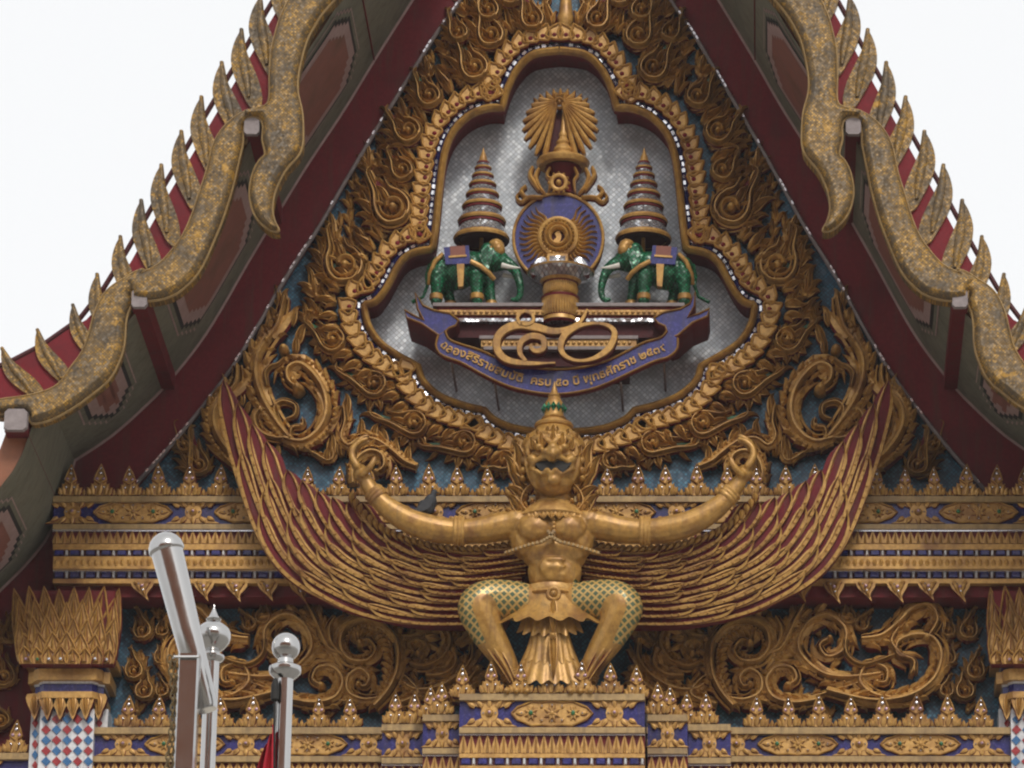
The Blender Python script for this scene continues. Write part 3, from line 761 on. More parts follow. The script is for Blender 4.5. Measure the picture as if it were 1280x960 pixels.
# ring of tall flames radiating from the leaf border
def halo(mir):
    hp = resample(outw(resample(hc, 200), 33), 200)[:-4]; acc = 0; last = None
    for i in range(6, len(hp)-1):
        p = hp[i]
        if last is not None and (p-last).length < 14.5: continue
        last = p; j = min(range(121), key=lambda q: (FH[q].x-p.x)**2+(FH[q].y-p.y)**2); d_ = p-FH[j]
        if d_.length < 20 or not inside_field(p.x+d_.x*.6, p.y+d_.y*.6): continue
        a_ = math.degrees(math.atan2(-d_.y, d_.x)); a_ = a_ % 360
        a_ = a_*.62+.38*(108 if p.y < 330 else 180)
        L_ = rng.uniform(34, 44) if p.y < 330 else rng.uniform(24, 30)
        b = MB()
        flame(b, PT, p.x, p.y, a_, L_, 6.6, bend=rng.choice((-.9, -.6, .7)), h=.15, d0=.05, n=9)
        flame(b, PT, p.x, p.y, a_+32, L_*.6, 4.6, bend=-.8, h=.12, d0=.045, n=6, sec=SEC_SMALL)
        flame(b, PT, p.x, p.y, a_-32, L_*.55, 4.6, bend=.8, h=.12, d0=.045, n=6, sec=SEC_SMALL)
        b.build('halo_flame', ped, mir)
pair(halo)
# vase on the axis at the top
b = MB(); p0 = PT.P(700, 58); sz = PT.sz; sx = PT.sx
prof = [(2, 0), (11, 2), (13, 7), (10, 12), (6, 17), (8, 24), (12, 34), (9, 44), (7, 60), (9, 90)]
lathe(b, 0, -.03, [(r*sx, p0.z+z*sz) for r, z in prof], 20); b.build('vase', ped)
for mir in (False, True):
    for pts, wd in (([(688, 52), (676, 44), (670, 30), (676, 16), (686, 8), (688, -10)], 4.5), ([(686, 58), (672, 58), (660, 50)], 3.5)):
        scroll('stem', PT, pts, wd, ped, h=.09, d0=.05, mir=mir)
# the great side swirls
Q = lambda l: [(240+x/4, 380+y/4) for x, y in l]
def side(mir):
    k = dict(parent=ped, mir=mir)
    scroll('great_scroll', PT, Q([(500, 700), (430, 610), (365, 500), (330, 390), (335, 290), (380, 210), (430, 140), (455, 60), (470, -10)]), 14, h=.16, d0=.03, out_side=1, nfl=13, L=20, fw=6, **k)
    scroll('great_scroll', PT, Q([(470, 700), (560, 715), (640, 660), (680, 570), (670, 470), (620, 385), (550, 330), (490, 350), (490, 410), (535, 450)]), 13.5, h=.18, d0=.04, out_side=-1, nfl=15, L=17, fw=5.5, end=8, **k)
    scroll('curl', PT, Q([(480, 680), (430, 600), (420, 540), (460, 510), (520, 530), (520, 580), (480, 600)]), 5.5, h=.12, d0=.05, **k)
    scroll('curl', PT, Q([(490, 690), (420, 690), (350, 660), (320, 600), (345, 550), (395, 560), (430, 600)]), 7, h=.12, d0=.04, out_side=-1, nfl=8, L=10, fw=3.2, **k)
    scroll('stem', PT, Q([(385, 440), (375, 380), (400, 345), (440, 330), (470, 300)]), 4, h=.12, d0=.09, **k)
    scroll('stem', PT, Q([(560, 600), (560, 640), (510, 650), (500, 700)]), 4.5, h=.12, d0=.09, end=5, **k)
    scroll('stem', PT, Q([(560, 735), (620, 765), (680, 800), (712, 780), (700, 710)]), 4.2, h=.1, d0=.03, out_side=1, nfl=5, L=9, fw=3, **k)
    for (x, y, r) in ((465, 250, 7), (545, 450, 6.5), (512, 412, 5.5), (555, 640, 5), (380, 210, 5)):
        b = MB(); u, v = Q([(x, y)])[0]; boss(b, PT, u, v, r, .19, .04, 'gold'); b.build('boss', ped, mir)
    b = MB()
    for (x, y, a, L_) in ((470, 60, 80, 26), (500, 120, 60, 22), (430, 130, 120, 24), (530, 210, 55, 24), (400, 200, 125, 20), (520, 260, 70, 20), (330, 330, 110, 18), (440, 20, 110, 22)):
        u, v = Q([(x, y)])[0]; b = MB(); flame(b, PT, u, v, a, L_*1.25, L_*.26, bend=.9*(1 if a < 90 else -1), h=.13, d0=.04, n=8); b.build('flame_leaf', ped, mir)
    # outer tall flame, continuing the wing line upward
    scroll('tall_flame', PT, Q([(330, 900), (250, 820), (170, 730), (125, 640), (125, 560), (160, 500), (215, 450), (235, 400), (235, 335)]), 14, h=.17, d0=.05, out_side=1, nfl=14, L=18, fw=5.5, **k)
    scroll('tall_flame', PT, Q([(330, 860), (260, 780), (215, 700), (190, 620), (200, 560), (240, 520)]), 7, h=.17, d0=.06, **k)
    b = MB()
    for (x, y, a, L_) in ((250, 520, 75, 26), (275, 560, 55, 18), (230, 420, 95, 26), (190, 470, 120, 20), (265, 440, 50, 20), (300, 700, 100, 18), (330, 760, 60, 20), (380, 780, 80, 22), (400, 820, 50, 18), (430, 790, 95, 20)):
        u, v = Q([(x, y)])[0]; b = MB(); flame(b, PT, u, v, a, L_, L_*.22, bend=.9*(1 if a < 90 else -1), h=.11, d0=.05, n=8); b.build('flame_leaf', ped, mir)
    for (x, y, r) in ((385, 815, 5), (340, 790, 4)):
        u, v = Q([(x, y)])[0]; b = MB(); boss(b, PT, u, v, r, .16, .03); b.build('boss', ped, mir)
    # corner swirl
    kranok('flame_scroll', PT, (250, 585), 46, 105, 14, ped, 1, .03, .1, mir, 'maroon', 7)
    kranok('flame_scroll', PT, (232, 560), 30, 115, 10, ped, 1, .03, .09, mir, 'maroon', 6)
    # coil above the raised hand
    H = lambda l: [(400+x/4.571, 460+y/4.571) for x, y in l]
    scroll('hand_coil', PT, H([(200, 700), (200, 620), (235, 550), (300, 515), (365, 540), (375, 605), (330, 640)]), 9, h=.16, d0=.10, out_side=1, nfl=9, L=16, fw=4.5, end=5, **k)
    scroll('hand_coil', PT, H([(560, 590), (490, 560), (420, 500), (330, 440), (240, 430), (170, 470), (130, 420), (150, 330), (140, 240)]), 7.5, h=.13, d0=.05, out_side=-1, nfl=11, L=15, fw=4.2, **k)
    b = MB()
    for (x, y, a, L_) in ((150, 300, 95, 26), (240, 420, 100, 22), (380, 480, 110, 24), (300, 430, 60, 20), (440, 520, 80, 20), (130, 520, 110, 20), (500, 560, 70, 20), (70, 520, 100, 26), (40, 560, 70, 18)):
        u, v = H([(x, y)])[0]; b = MB(); flame(b, PT, u, v, a, L_*1.25, L_*.26, bend=.9*(1 if a < 90 else -1), h=.13, d0=.04, n=8); b.build('flame_leaf', ped, mir)
pair(side)

# ================================================================== EMBLEM IN THE CARTOUCHE
YE = -0.10
PE = Pl(YE, 697)
def rest(p): return p
# --- tiered umbrellas
def umbrella(mir):
    cxp = 598.5; base = PE.P(cxp, 296); X = base.x; sx, sz = PE.sx, PE.sz
    lab = 'gold and silver tiered ceremonial umbrella above the green elephant ' + ('farther from the flagpoles' if mir else 'nearer the flagpoles')
    t = thing('tiered_umbrella', lab, 'umbrella', (-X if mir else X, YE, PE.P(cxp, 384).z), 'tiered umbrellas')
    yv = YE+.12
    tiers = [(296, 276, 32.5, 27), (274, 257, 28, 22.5), (255, 241.5, 23.5, 18.8), (240, 228.5, 19.6, 15.4), (227, 217, 16.2, 12.4), (215.5, 207, 13, 9.6), (205.5, 198.5, 10, 7.4)]
    for k, (v0, v1, r0, r1) in enumerate(tiers):
        b = MB(); zf = lambda v: PE.P(cxp, v).z
        hgt = v0-v1
        prof = [(r0*.86, v0-1), (r0*1.02, v0), (r0*1.05, v0-hgt*.14), (r0*1.0, v0-hgt*.30), (r0*.98, v0-hgt*.32), (r1*.985, v1+hgt*.10), (r1*1.04, v1+hgt*.06), (r1*1.02, v1-1), (r1*.72, v1-2.6), (r1*.6, v1-3.4)]
        mats = ['dark_red', 'gold', 'gold', 'maroon', 'silver_fine', 'maroon', 'maroon', 'maroon', 'maroon']
        lathe(b, X, yv, [(r*1.06*sx, zf(v)) for r, v in prof], 28, mats=mats)
        if k == 0:
            lathe(b, X, yv, [(.4*sx, zf(v0-6)), (r0*.86*sx, zf(v0-1))], 28, mat='dark_red')
        b.build('tier', t, mir)
    b = MB(); zf = lambda v: PE.P(cxp, v).z
    lathe(b, X, yv, [(r*sx, zf(v)) for r, v in ((6, 198), (6.6, 196), (5, 193), (4.6, 190), (3, 187), (2, 184), (1.2, 181), (.15, 178))], 14); b.build('finial', t, mir)
    b = MB(); lathe(b, X, yv, [(2.6*sx, zf(390)), (2.6*sx, zf(292))], 10, mat='gold'); b.build('shaft', t, mir)
pair(umbrella)

# --- helper: voxel-fused organic bodies
def fuse(name, parts, voxel, mat, parent, mir=False, smooth_it=4, regions=None, adapt=None):
    bm = bmesh.new()
    for c, r, rot in parts:
        if c == 'T':
            ends = [(r[0], rot[0]), (r[-1], rot[-1])]; t_ = MB(); tube(t_, r, rot, 'gold', 14)
            vs_ = [bm.verts.new(p) for p in t_.v]
            for f_ in t_.f: bm.faces.new([vs_[i] for i in f_])
            for p, q in ends:
                ret = bmesh.ops.create_icosphere(bm, subdivisions=2, radius=q*.98); bmesh.ops.translate(bm, vec=p, verts=ret['verts'])
            continue
        ret = bmesh.ops.create_icosphere(bm, subdivisions=2, radius=1.0)
        m = Matrix.Translation(c) @ (rot or Matrix.Identity(4)) @ Matrix.Diagonal((*r, 1))
        bmesh.ops.transform(bm, matrix=m, verts=ret['verts'])
    me = bpy.data.meshes.new('tmp'); bm.to_mesh(me); bm.free()
    o = bpy.data.objects.new('tmp', me); COL.objects.link(o)
    md = o.modifiers.new('r', 'REMESH'); md.mode = 'VOXEL'; md.voxel_size = voxel
    ms = o.modifiers.new('s', 'SMOOTH'); ms.factor = .5; ms.iterations = smooth_it
    dg = bpy.context.evaluated_depsgraph_get()
    m2 = bpy.data.meshes.new_from_object(o.evaluated_get(dg)); bpy.data.objects.remove(o); bpy.data.meshes.remove(me)
    m2.name = name; m2.materials.clear(); m2.materials.append(M(mat))
    if mir:
        m2.transform(Matrix.Diagonal((-1, 1, 1, 1))); m2.flip_normals()
    m2.polygons.foreach_set('use_smooth', [True]*len(m2.polygons))
    if regions:
        for k, (mn, fn) in enumerate(regions):
            m2.materials.append(M(mn))
            for p in m2.polygons:
                if fn(p.center): p.material_index = k+1
    return link(name, m2, parent)
def limb(pts, step=.5):
    """smooth tapered limb through (Vector, radius) nodes"""
    n = 6*(len(pts)-1); c = catmull([p for p, _ in pts], n); r = catmull([Vector((q, 0, 0)) for _, q in pts], n)
    return [('T', c, [max(.002, q.x) for q in r])]
def ell(pl, u, v, d, ru, rd, rv, rotY=0):
    c = pl.P(u, v, d); return (c, (ru*pl.sx, rd, rv*pl.sz), Matrix.Rotation(R_(rotY), 4, 'Y') if rotY else None)

# --- elephants
E5 = lambda x, y: (500+x/6.4, 280+y/6.4)
def elephant(mir):
    pl = PE; s = pl.sx
    lab = 'green glass mosaic elephant with blue saddle cloth, beneath the umbrella ' + ('farther from the flagpoles' if mir else 'nearer the flagpoles')
    p0 = pl.P(575, 384)
    t = thing('elephant_relief', lab, 'elephant', (-p0.x if mir else p0.x, YE, p0.z), 'green elephants')
    N = lambda x, y, d, r: (pl.P(*E5(x, y), d), r*s)
    P_ = [ell(pl, *E5(430, 390), 0, 27, .19, 22), ell(pl, *E5(310, 385), 0, 17, .17, 20), ell(pl, *E5(570, 360), 0, 17, .17, 22), ell(pl, *E5(470, 300), 0, 24, .15, 13)]
    P_ += [ell(pl, *E5(735, 285), .02, 15, .14, 17), ell(pl, *E5(790, 300), .02, 11, .10, 13), ell(pl, *E5(690, 230), .02, 11, .12, 11)]
    P_ += limb([N(600, 330, 0, 17), N(700, 300, .02, 13)])
    P_ += limb([N(830, 320, .03, 9), N(900, 370, .03, 6.8), N(935, 450, .03, 5.6), N(950, 540, .03, 4.6), N(930, 610, .03, 3.8), N(885, 615, .03, 3)])
    for (x, d, r, x2) in ((290, .10, 9.5, 280), (345, -.10, 9, 385), (600, .11, 9.5, 605), (680, -.08, 8.5, 712)):
        P_ += limb([N(x, 430, d, r*1.12), N((x+x2)/2, 530, d, r*.86), N(x2, 600, d, r*.74), N(x2, 652, d, r*.80)])
    body = fuse('body', P_, .011, 'green_mosaic', t, mir, 3)
    b = MB(); tube(b, [pl.P(*E5(*q), .02) for q in ((228, 330), (200, 420), (205, 500), (170, 590), (80, 632))], [.022, .02, .017, .015, .02], 'green_mosaic', 8); b.build('tail', t, mir)
    b = MB(); tube(b, [pl.P(*E5(*q), .15) for q in ((805, 375), (850, 386), (900, 394), (955, 397))], [.027, .023, .016, .005], 'ivory', 8); b.build('tusk', t, mir)
    b = MB(); tube(b, [pl.P(*E5(*q), -.06) for q in ((805, 388), (860, 400), (910, 408), (950, 410))], [.024, .02, .015, .005], 'ivory', 8); b.build('tusk', t, mir)
    # ear
    b = MB(); plate(b, pl, smooth_poly([E5(*q) for q in ((690, 230), (650, 260), (640, 330), (665, 400), (700, 415), (725, 350), (735, 270))]), .10, .185, 'green_mosaic'); b.build('ear', t, mir)
    # saddle cloth wraps the flank
    def wrap(pts, dd, mat, nm, par):
        b = MB(); plate(b, pl, [E5(*q) for q in pts], dd-.06, dd, mat); return b.build(nm, par, mir, smooth=False)
    cl = wrap([(345, 250), (545, 235), (560, 380), (360, 385)], .205, 'royal_blue', 'saddle_cloth', t)
    wrap([(395, 245), (515, 240), (520, 315), (400, 325)], .215, 'brick_paint', 'cloth_panel', cl)
    wrap([(385, 322), (528, 312), (528, 326), (385, 336)], .218, 'gold', 'cloth_border', cl)
    wrap([(450, 385), (510, 382), (500, 560), (460, 565)], .21, 'gold_bright', 'girth_band', t)
    b = MB(); tube(b, [pl.P(*E5(*q), dd) for q, dd in (((335, 290), .16), ((275, 350), .17), ((230, 440), .13), ((222, 500), .06))], .022, 'gold', 8); b.build('crupper', t, mir)
    b = MB(); tube(b, [pl.P(*E5(*q), dd) for q, dd in (((560, 360), .2), ((640, 400), .2), ((700, 440), .17), ((740, 470), .10))], .024, 'gold', 8); b.build('breast_band', t, mir)
    b = MB(); P2 = [ell(pl, *E5(755, 190), .02, 11, .13, 9), ell(pl, *E5(775, 235), .06, 9, .11, 10)]
    fuse('head_cap', P2, .011, 'gold', t, mir, 2)
    b = MB(); tube(b, [pl.P(*E5(*q), .17) for q in ((720, 230), (715, 290), (690, 320))], .014, 'gold', 6); b.build('head_tassel', t, mir)
    for (x, d, r) in ((280, .10, 8), (605, .11, 8), (385, -.1, 7.5), (712, -.08, 7)):
        c = pl.P(*E5(x, 617), d); b = MB()
        lathe(b, c.x, c.y, [(r*s*.96, c.z-.03), (r*s*1.08, c.z-.024), (r*s*1.08, c.z+.022), (r*s*.96, c.z+.03)], 14, mat='gold_bright'); b.build('anklet', t, mir)
pair(elephant)

# --- stand the elephants and wheel rest on
stand = thing('emblem_stand', 'stepped maroon and gold shelf under the elephants and wheel disc', 'stand', (0, YE, PE.P(697, 470).z))
def band(mb, pl, u0, u1, v0, v1, d0, d1, mat):
    a = pl.P(u0, v1); c = pl.P(u1, v0); box(mb, a.x, c.x, pl.Y-d1, pl.Y-d0, a.z, c.z, mat)
PN = Pl(-.20, 697)
for (u0, v0, v1, d1, mat, nm) in ((540, 384, 388, .12, 'grey_stone', 'shelf_edge'), (545, 388, 392, .09, 'maroon', 'shelf_fillet'), (548, 392, 398, .10, 'gold', 'shelf_band'), (550, 398, 402, .07, 'maroon', 'shelf_fillet'), (552, 402, 406, .09, 'silver_fine', 'shelf_edge'),
                               (562, 406, 423, .02, 'dark_red', 'shelf_core'), (598, 423, 427, .08, 'grey_stone', 'shelf_edge'), (600, 427, 436, .06, 'gold', 'shelf_band'), (603, 436, 440, .07, 'grey_stone', 'shelf_edge'), (610, 440, 458, .0, 'dark_red', 'shelf_core')):
    b = MB(); band(b, PN, u0, 1394-u0, v0, v1, -.49, d1, mat); sh = b.build(nm, stand, smooth=False)
    if nm == 'shelf_band':
        b = MB(); n = int((1394-2*u0)/7)
        for k in range(n): boss(b, PN, u0+3.5+7*k, (v0+v1)/2, 2.6, .02, d1, 'gold_bright', 6, 2)
        b.build('bead', sh, kind='stuff')
# fluted drum and silver bowl
cx, cy = 0., -.22
zf = lambda v: PN.P(697, v).z
b = MB(); sx = PN.sx
lathe(b, cx, cy, [(r*sx, zf(v)) for r, v in ((20, 408), (23, 405), (22, 400), (21, 396), (22, 380), (24, 377), (24.5, 374), (19, 373), (17.5, 366), (20, 358), (23, 355))], 28, mats=['maroon', 'gold', 'maroon', 'gold', 'gold', 'maroon', 'maroon', 'gold', 'gold', 'maroon']); dr = b.build('drum', stand)
b = MB()
for (v0, v1, r) in ((399, 379, 22.5), (371, 357, 20)):
    for k in range(22):
        a = -math.pi*k/21; x, y = math.cos(a), math.sin(a)
        tube(b, [Vector((cx+x*r*sx, cy+y*r*sx, zf(v0))), Vector((cx+x*r*sx*1.04, cy+y*r*sx*1.04, (zf(v0)+zf(v1))/2)), Vector((cx+x*r*sx, cy+y*r*sx, zf(v1)))], [.008, .016, .006], 'gold_bright', 6)
b.build('flute', dr, kind='stuff')
b = MB(); lathe(b, cx, cy, [(r*sx, zf(v)) for r, v in ((23, 356), (26, 353), (36, 348), (42, 344), (43, 342), (38, 341))], 30, mats=['gold', 'silver_fine', 'silver_fine', 'gold', 'gold']); b.build('bowl', stand)

# --- wheel disc
disc = thing('wheel_disc', 'blue round disc with gold flaming wheel above the silver throne', 'emblem', (0, YE, PE.P(697, 350).z))
PD = Pl(-.18, 697); C = (696, 298)
def circ(c, r, n=48): return [(c[0]+r*math.cos(2*math.pi*k/n), c[1]+r*math.sin(2*math.pi*k/n)) for k in range(n)]
b = MB(); plate(b, PD, circ(C, 56), -.16, .0, 'royal_blue', 'maroon'); b.build('plate', disc)
b = MB(); sweep(b, PD, [Vector(p) for p in circ(C, 56)]+[Vector(circ(C, 56)[0])], lambda t: 2.2, lambda t: .04, -.01, SEC_ROLL, 'gold', 'maroon'); b.build('rim', disc)
for k in range(40):
    a = 360*k/40
    if 62 < a < 118 or 245 < a < 295: continue
    b = MB(); q = dirpx(C, a, 25); path = []
    for i in range(10):
        t = i/9; r = 25+24*t; w_ = 2.1*math.sin(t*6.5)*(1-.4*t); p = dirpx(C, a, r)
        path.append(Vector((p[0]+w_*math.sin(R_(a)), p[1]+w_*math.cos(R_(a)))))
    sweep(b, PD, path, lambda t: 2.1*(1-t)**.7+.15, lambda t: .035, .0, SEC_SMALL, 'gold_bright', 'gold'); b.build('flame_ray', disc)
for r, wd, h_, mt in ((22, 4.5, .07, 'gold'), (16.5, 3.2, .09, 'gold_bright'), (11, 3.0, .11, 'gold')):
    b = MB(); cc = circ(C, r); sweep(b, PD, [Vector(p) for p in cc]+[Vector(cc[0])], lambda t: wd, lambda t: h_, .0, SEC_ROLL, mt, mt); b.build('wheel_ring', disc)
b = MB(); plate(b, PD, circ(C, 10, 20), .0, .03, 'dark_red'); b.build('hub', disc)
b = MB()
for k in range(26): q = dirpx(C, 360*k/26, 19.2); boss(b, PD, q[0], q[1], 1.5, .03, .07, 'gold_bright', 6, 2)
b.build('bead', disc, kind='stuff')
b = MB(); plate(b, PD, smooth_poly([(690, 303), (694, 299), (692, 294), (697, 291), (700, 297), (698, 304), (693, 307)]), .02, .05, 'gold'); b.build('symbol', disc)
# throne in front of the disc foot
b = MB(); PD2 = Pl(-.30, 697); band(b, PD2, 683, 709, 320, 342, -.12, .06, 'gold'); th = b.build('throne', disc, smooth=False)
b = MB(); band(b, PD2, 686, 706, 323, 337, .06, .068, 'silver_fine'); b.build('seat_panel', th, smooth=False)
for mir in (False, True):
    b = MB(); plate(b, PD2, smooth_poly([(682, 342), (682, 326), (676, 322), (668, 328), (663, 338), (664, 344), (674, 345)]), -.08, .02, 'silver_fine', 'maroon'); b.build('throne_wing', th, mir)

# --- radiant crown
crown = thing('radiant_crown', 'gold spired crown with fan of sun rays on silver mosaic', 'crown', (0, YE, PE.P(697, 250).z))
PC = Pl(-.02, 697)
apex = (697, 131)
for side_ in (-1, 1):
    for k in range(11):
        t = k/10
        a = 90+side_*(26+t*0) if False else None
        # ray end on ellipse, from near the triangular opening round to the top
        phi = R_(-64+t*148)
        ex, ey = 698+side_*47*math.cos(phi), 165-45*math.sin(phi)
        sx_, sy_ = apex[0]+side_*(3+2*t), apex[1]+4-6*t
        b = MB(); a0 = Vector((sx_, sy_)); a1 = Vector((ex, ey)); path = [a0.lerp(a1, q/6) for q in range(7)]
        sweep(b, PC, path, lambda q: (1.2+3.6*q) if q < .93 else 2.0, lambda q: .05+.03*q, .02+.006*(10-k), SEC_ROLL, 'gold', 'maroon'); b.build('ray', crown)
for k in range(9):
    a = 50+80*k/8; q = dirpx((698, 165), a, 41)
    b = MB(); flame(b, PC, q[0], q[1], a, 13, 3.4, bend=0, h=.05, d0=.02, n=5, sec=SEC_SMALL); b.build('ray', crown)
b = MB(); plate(b, PC, [(697, 134), (668, 202), (727, 202)], -.02, .03, 'dark_red'); b.build('opening', crown)
b = MB(); cc = circ((697, 134), 6, 20); sweep(b, PC, [Vector(p) for p in cc]+[Vector(cc[0])], lambda t: 2, lambda t: .05, .07, SEC_ROLL); boss(b, PC, 697, 134, 3, .06, .1); b.build('rosette', crown)
zc = lambda v: PC.P(697, v).z; sx = PC.sx; yc = -.10
b = MB(); lathe(b, 0, yc, [(r*sx, zc(v)) for r, v in ((14, 202), (15, 199), (12, 196), (13, 193), (11, 189), (8, 186), (9.5, 183), (7, 180), (5, 176), (6, 173), (4, 168), (3, 160), (2.2, 150), (1.4, 140), (.2, 132))], 20); b.build('spire', crown)
b = MB(); lathe(b, 0, yc, [(r*sx, zc(v)) for r, v in ((22, 213), (31, 213), (33.5, 210), (34, 207.5), (32, 205), (26, 203), (18, 201), (10, 200))], 30); br = b.build('brim', crown)
b = MB(); lathe(b, 0, yc+.06, [(r*sx, zc(v)) for r, v in ((16, 250), (20, 247), (15, 243), (14, 236), (17, 226), (23, 215), (24, 212))], 24, mat='maroon'); b.build('bowl', crown)
b = MB(); cc = circ((697, 229), 9, 22); sweep(b, Pl(-.24, 697), [Vector(p) for p in cc]+[Vector(cc[0])], lambda t: 3, lambda t: .04, .0, SEC_ROLL); boss(b, Pl(-.24, 697), 697, 229, 4, .06, 0)
for k in range(12): q = dirpx((697, 229), 30*k, 12.5); boss(b, Pl(-.24, 697), q[0], q[1], 2, .03, 0., 'gold', 6, 2)
b.build('medallion', crown)
for mir in (False, True):
    for pts, wd in (([(672, 214), (668, 224), (672, 236), (680, 246)], 3.4), ([(664, 212), (661, 222), (666, 232), (672, 242)], 3.6), ([(656, 236), (650, 242), (656, 250), (668, 250)], 3.2), ([(686, 213), (682, 222), (686, 230), (684, 244)], 2.4), ([(676, 250), (660, 250), (650, 256), (644, 250), (648, 244)], 3.)):
        scroll('bracket', Pl(-.16, 697), pts, wd, crown, h=.10, d0=.0, mir=mir, sec=SEC_ROLL)

# --- ribbon
PR = Pl(-.52, 697); RZ = lambda l: [(500+x/3.282, 360+y/3.282) for x, y in l]
ribbon = thing('ribbon_banner', 'blue scroll banner with gold edge and gold lettering under the elephants', 'banner', (0, -.52, PR.P(697, 492).z))
UP = RZ([(186, 176), (203, 212), (260, 235), (330, 257), (430, 300), (520, 325), (640, 335), (760, 325), (850, 300), (930, 262), (1000, 226), (1072, 204), (1096, 176)])
LO = RZ([(158, 196), (148, 238), (172, 276), (255, 308), (350, 360), (450, 405), (560, 430), (650, 436), (740, 426), (830, 401), (940, 350), (1040, 303), (1102, 284), (1138, 250), (1140, 206)])
up = resample(catmull(UP, 90), 60); lo = resample(catmull(LO, 90), 60)
outl = [(p.x, p.y) for p in up]+[(p.x, p.y) for p in lo[::-1]]
b = MB(); plate(b, PR, outl, -.10, .0, 'royal_blue', 'maroon'); bd = b.build('band', ribbon, smooth=False)
for (u_, v_) in ((564, 450), (618, 474), (776, 475), (830, 450)):
    q = PR.P(u_, v_); b = MB(); tube(b, [Vector((q.x, -.44, q.z)), Vector((q.x, YS+.01, q.z))], .012, 'grey_stone', 8); b.build('stand_off', ribbon)
for path in (up, lo):
    b = MB(); sweep(b, PR, path, lambda t: 1.7, lambda t: .035, -.01, SEC_SMALL, 'gold_bright', 'maroon'); b.build('gold_edge', bd)
tailL = RZ([(186, 176), (200, 160), (228, 150), (240, 128), (205, 100), (140, 88), (95, 68), (62, 14), (72, 80), (98, 128), (56, 108), (18, 86), (28, 118), (90, 142), (160, 190)])
tailR = RZ([(1096, 176), (1088, 152), (1060, 140), (1042, 118), (1080, 96), (1150, 82), (1190, 60), (1212, 10), (1208, 70), (1180, 116), (1230, 100), (1270, 80), (1262, 112), (1200, 138), (1140, 190), (1112, 200)])
for tl in (tailL, tailR):
    b = MB(); plate(b, PR, tl, -.66, -.03, 'royal_blue', 'maroon'); t_ = b.build('tail', ribbon, smooth=False)
    b = MB(); sweep(b, PR, [Vector(p) for p in tl]+[Vector(tl[0])], lambda t: 1.6, lambda t: .035, -.045, SEC_SMALL, 'gold_bright', 'maroon'); b.build('gold_edge', t_)
# lettering, bent along the band
cuv = bpy.data.curves.new('text', 'FONT'); cuv.body = 'ฉลองสิริราชสมบัติ  ครบ ๕๐ ปี พุทธศักราช ๒๕๓๙'; cuv.size = 1.0; cuv.offset = .018; cuv.resolution_u = 3
to = bpy.data.objects.new('text', cuv); COL.objects.link(to)
dg = bpy.context.evaluated_depsgraph_get(); tm = bpy.data.meshes.new_from_object(to.evaluated_get(dg)); bpy.data.objects.remove(to)
xs = [v.co.x for v in tm.vertices]
if xs:
    x0, x1 = min(xs), max(xs); mid = [u_.lerp(l_, .62) for u_, l_ in zip(up, lo)]
    mid = resample(mid, 200); s_ = 14.2
    V = []
    for v in tm.vertices:
        t = .04+.90*(v.co.x-x0)/(x1-x0); k = min(198, int(t*200)); p = mid[k].lerp(mid[k+1], t*200-k)
        tg = (mid[min(200, k+4)]-mid[max(0, k-4)]).normalized(); nr = Vector((tg.y, -tg.x))
        q = p+nr*(v.co.y-.12)*s_
        V.append(q)
    par = list(range(len(V)))
    def find(i):
        while par[i] != i: par[i] = par[par[i]]; i = par[i]
        return i
    for e in tm.edges: par[find(e.vertices[0])] = find(e.vertices[1])
    isl = {}
    for i in range(len(V)): isl.setdefault(find(i), []).append(i)
    rngx = sorted((min(tm.vertices[i].co.x for i in l), max(tm.vertices[i].co.x for i in l), k_) for k_, l in isl.items())
    groups = []
    for lo_, hi_, k_ in rngx:
        if groups and lo_ < groups[-1][1]-.3*(hi_-lo_): groups[-1][1] = max(groups[-1][1], hi_); groups[-1][2].add(k_)
        else: groups.append([lo_, hi_, {k_}])
    for lo_, hi_, ks in groups:
        idx = [i for i in range(len(V)) if find(i) in ks]; mp_ = {i: j for j, i in enumerate(idx)}
        b = MB(); nn_ = len(idx)
        fr_ = [PR.P(V[i].x, V[i].y, .016) for i in idx]
        fc_ = [tuple(mp_[i] for i in p.vertices) for p in tm.polygons if p.vertices[0] in mp_]
        b.add(fr_+[Vector((p.x, p.y+.014, p.z)) for p in fr_], fc_, 'gold_bright')
        cnt = {}
        for f in fc_:
            for a_, c_ in zip(f, f[1:]+f[:1]): cnt[(a_, c_)] = cnt.get((a_, c_), 0)+1
        b.f += [[a_, a_+nn_, c_+nn_, c_] for (a_, c_) in cnt if (c_, a_) not in cnt]; b.m += [0]*(len(b.f)-len(b.m))
        b.build('letter', bd, smooth=False)
# numerals
num = thing('numeral_ornament', 'large gold Thai numerals fifty in front of the stepped shelf', 'numerals', (0, -.6, PR.P(697, 460).z))
PM = Pl(-.62, 697)
def stroke(name, pts, wf, parent, n=70, closed=False, dd=-.06):
    c = catmull(RZ(pts), 120, closed)
    if closed: c = c+[c[0]]
    path = resample(c, n)
    b = MB(); sweep(b, PM, path, wf, lambda t: .10, dd, SEC_FLAT, 'gold_bright', 'maroon'); return b.build(name, parent)
five = [(772, 92), (745, 140), (695, 172), (630, 182), (565, 166), (490, 156), (432, 176), (402, 215), (406, 264), (446, 300), (530, 314), (640, 312)]
stroke('digit_stroke', five, lambda t: 1.2+4.6*math.sin(math.pi*min(1, t*1.05))**.8, num)
stroke('digit_stroke', [(520, 305), (496, 272), (500, 228), (540, 203), (588, 212), (592, 252), (560, 264), (536, 246)], lambda t: 1.5+3*math.sin(math.pi*(t*.8+.1)), num, dd=-.055)
stroke('digit_stroke', [(500, 156), (486, 128), (510, 102), (544, 112), (550, 142), (522, 156), (500, 148)], lambda t: 2.3, num, dd=-.05)
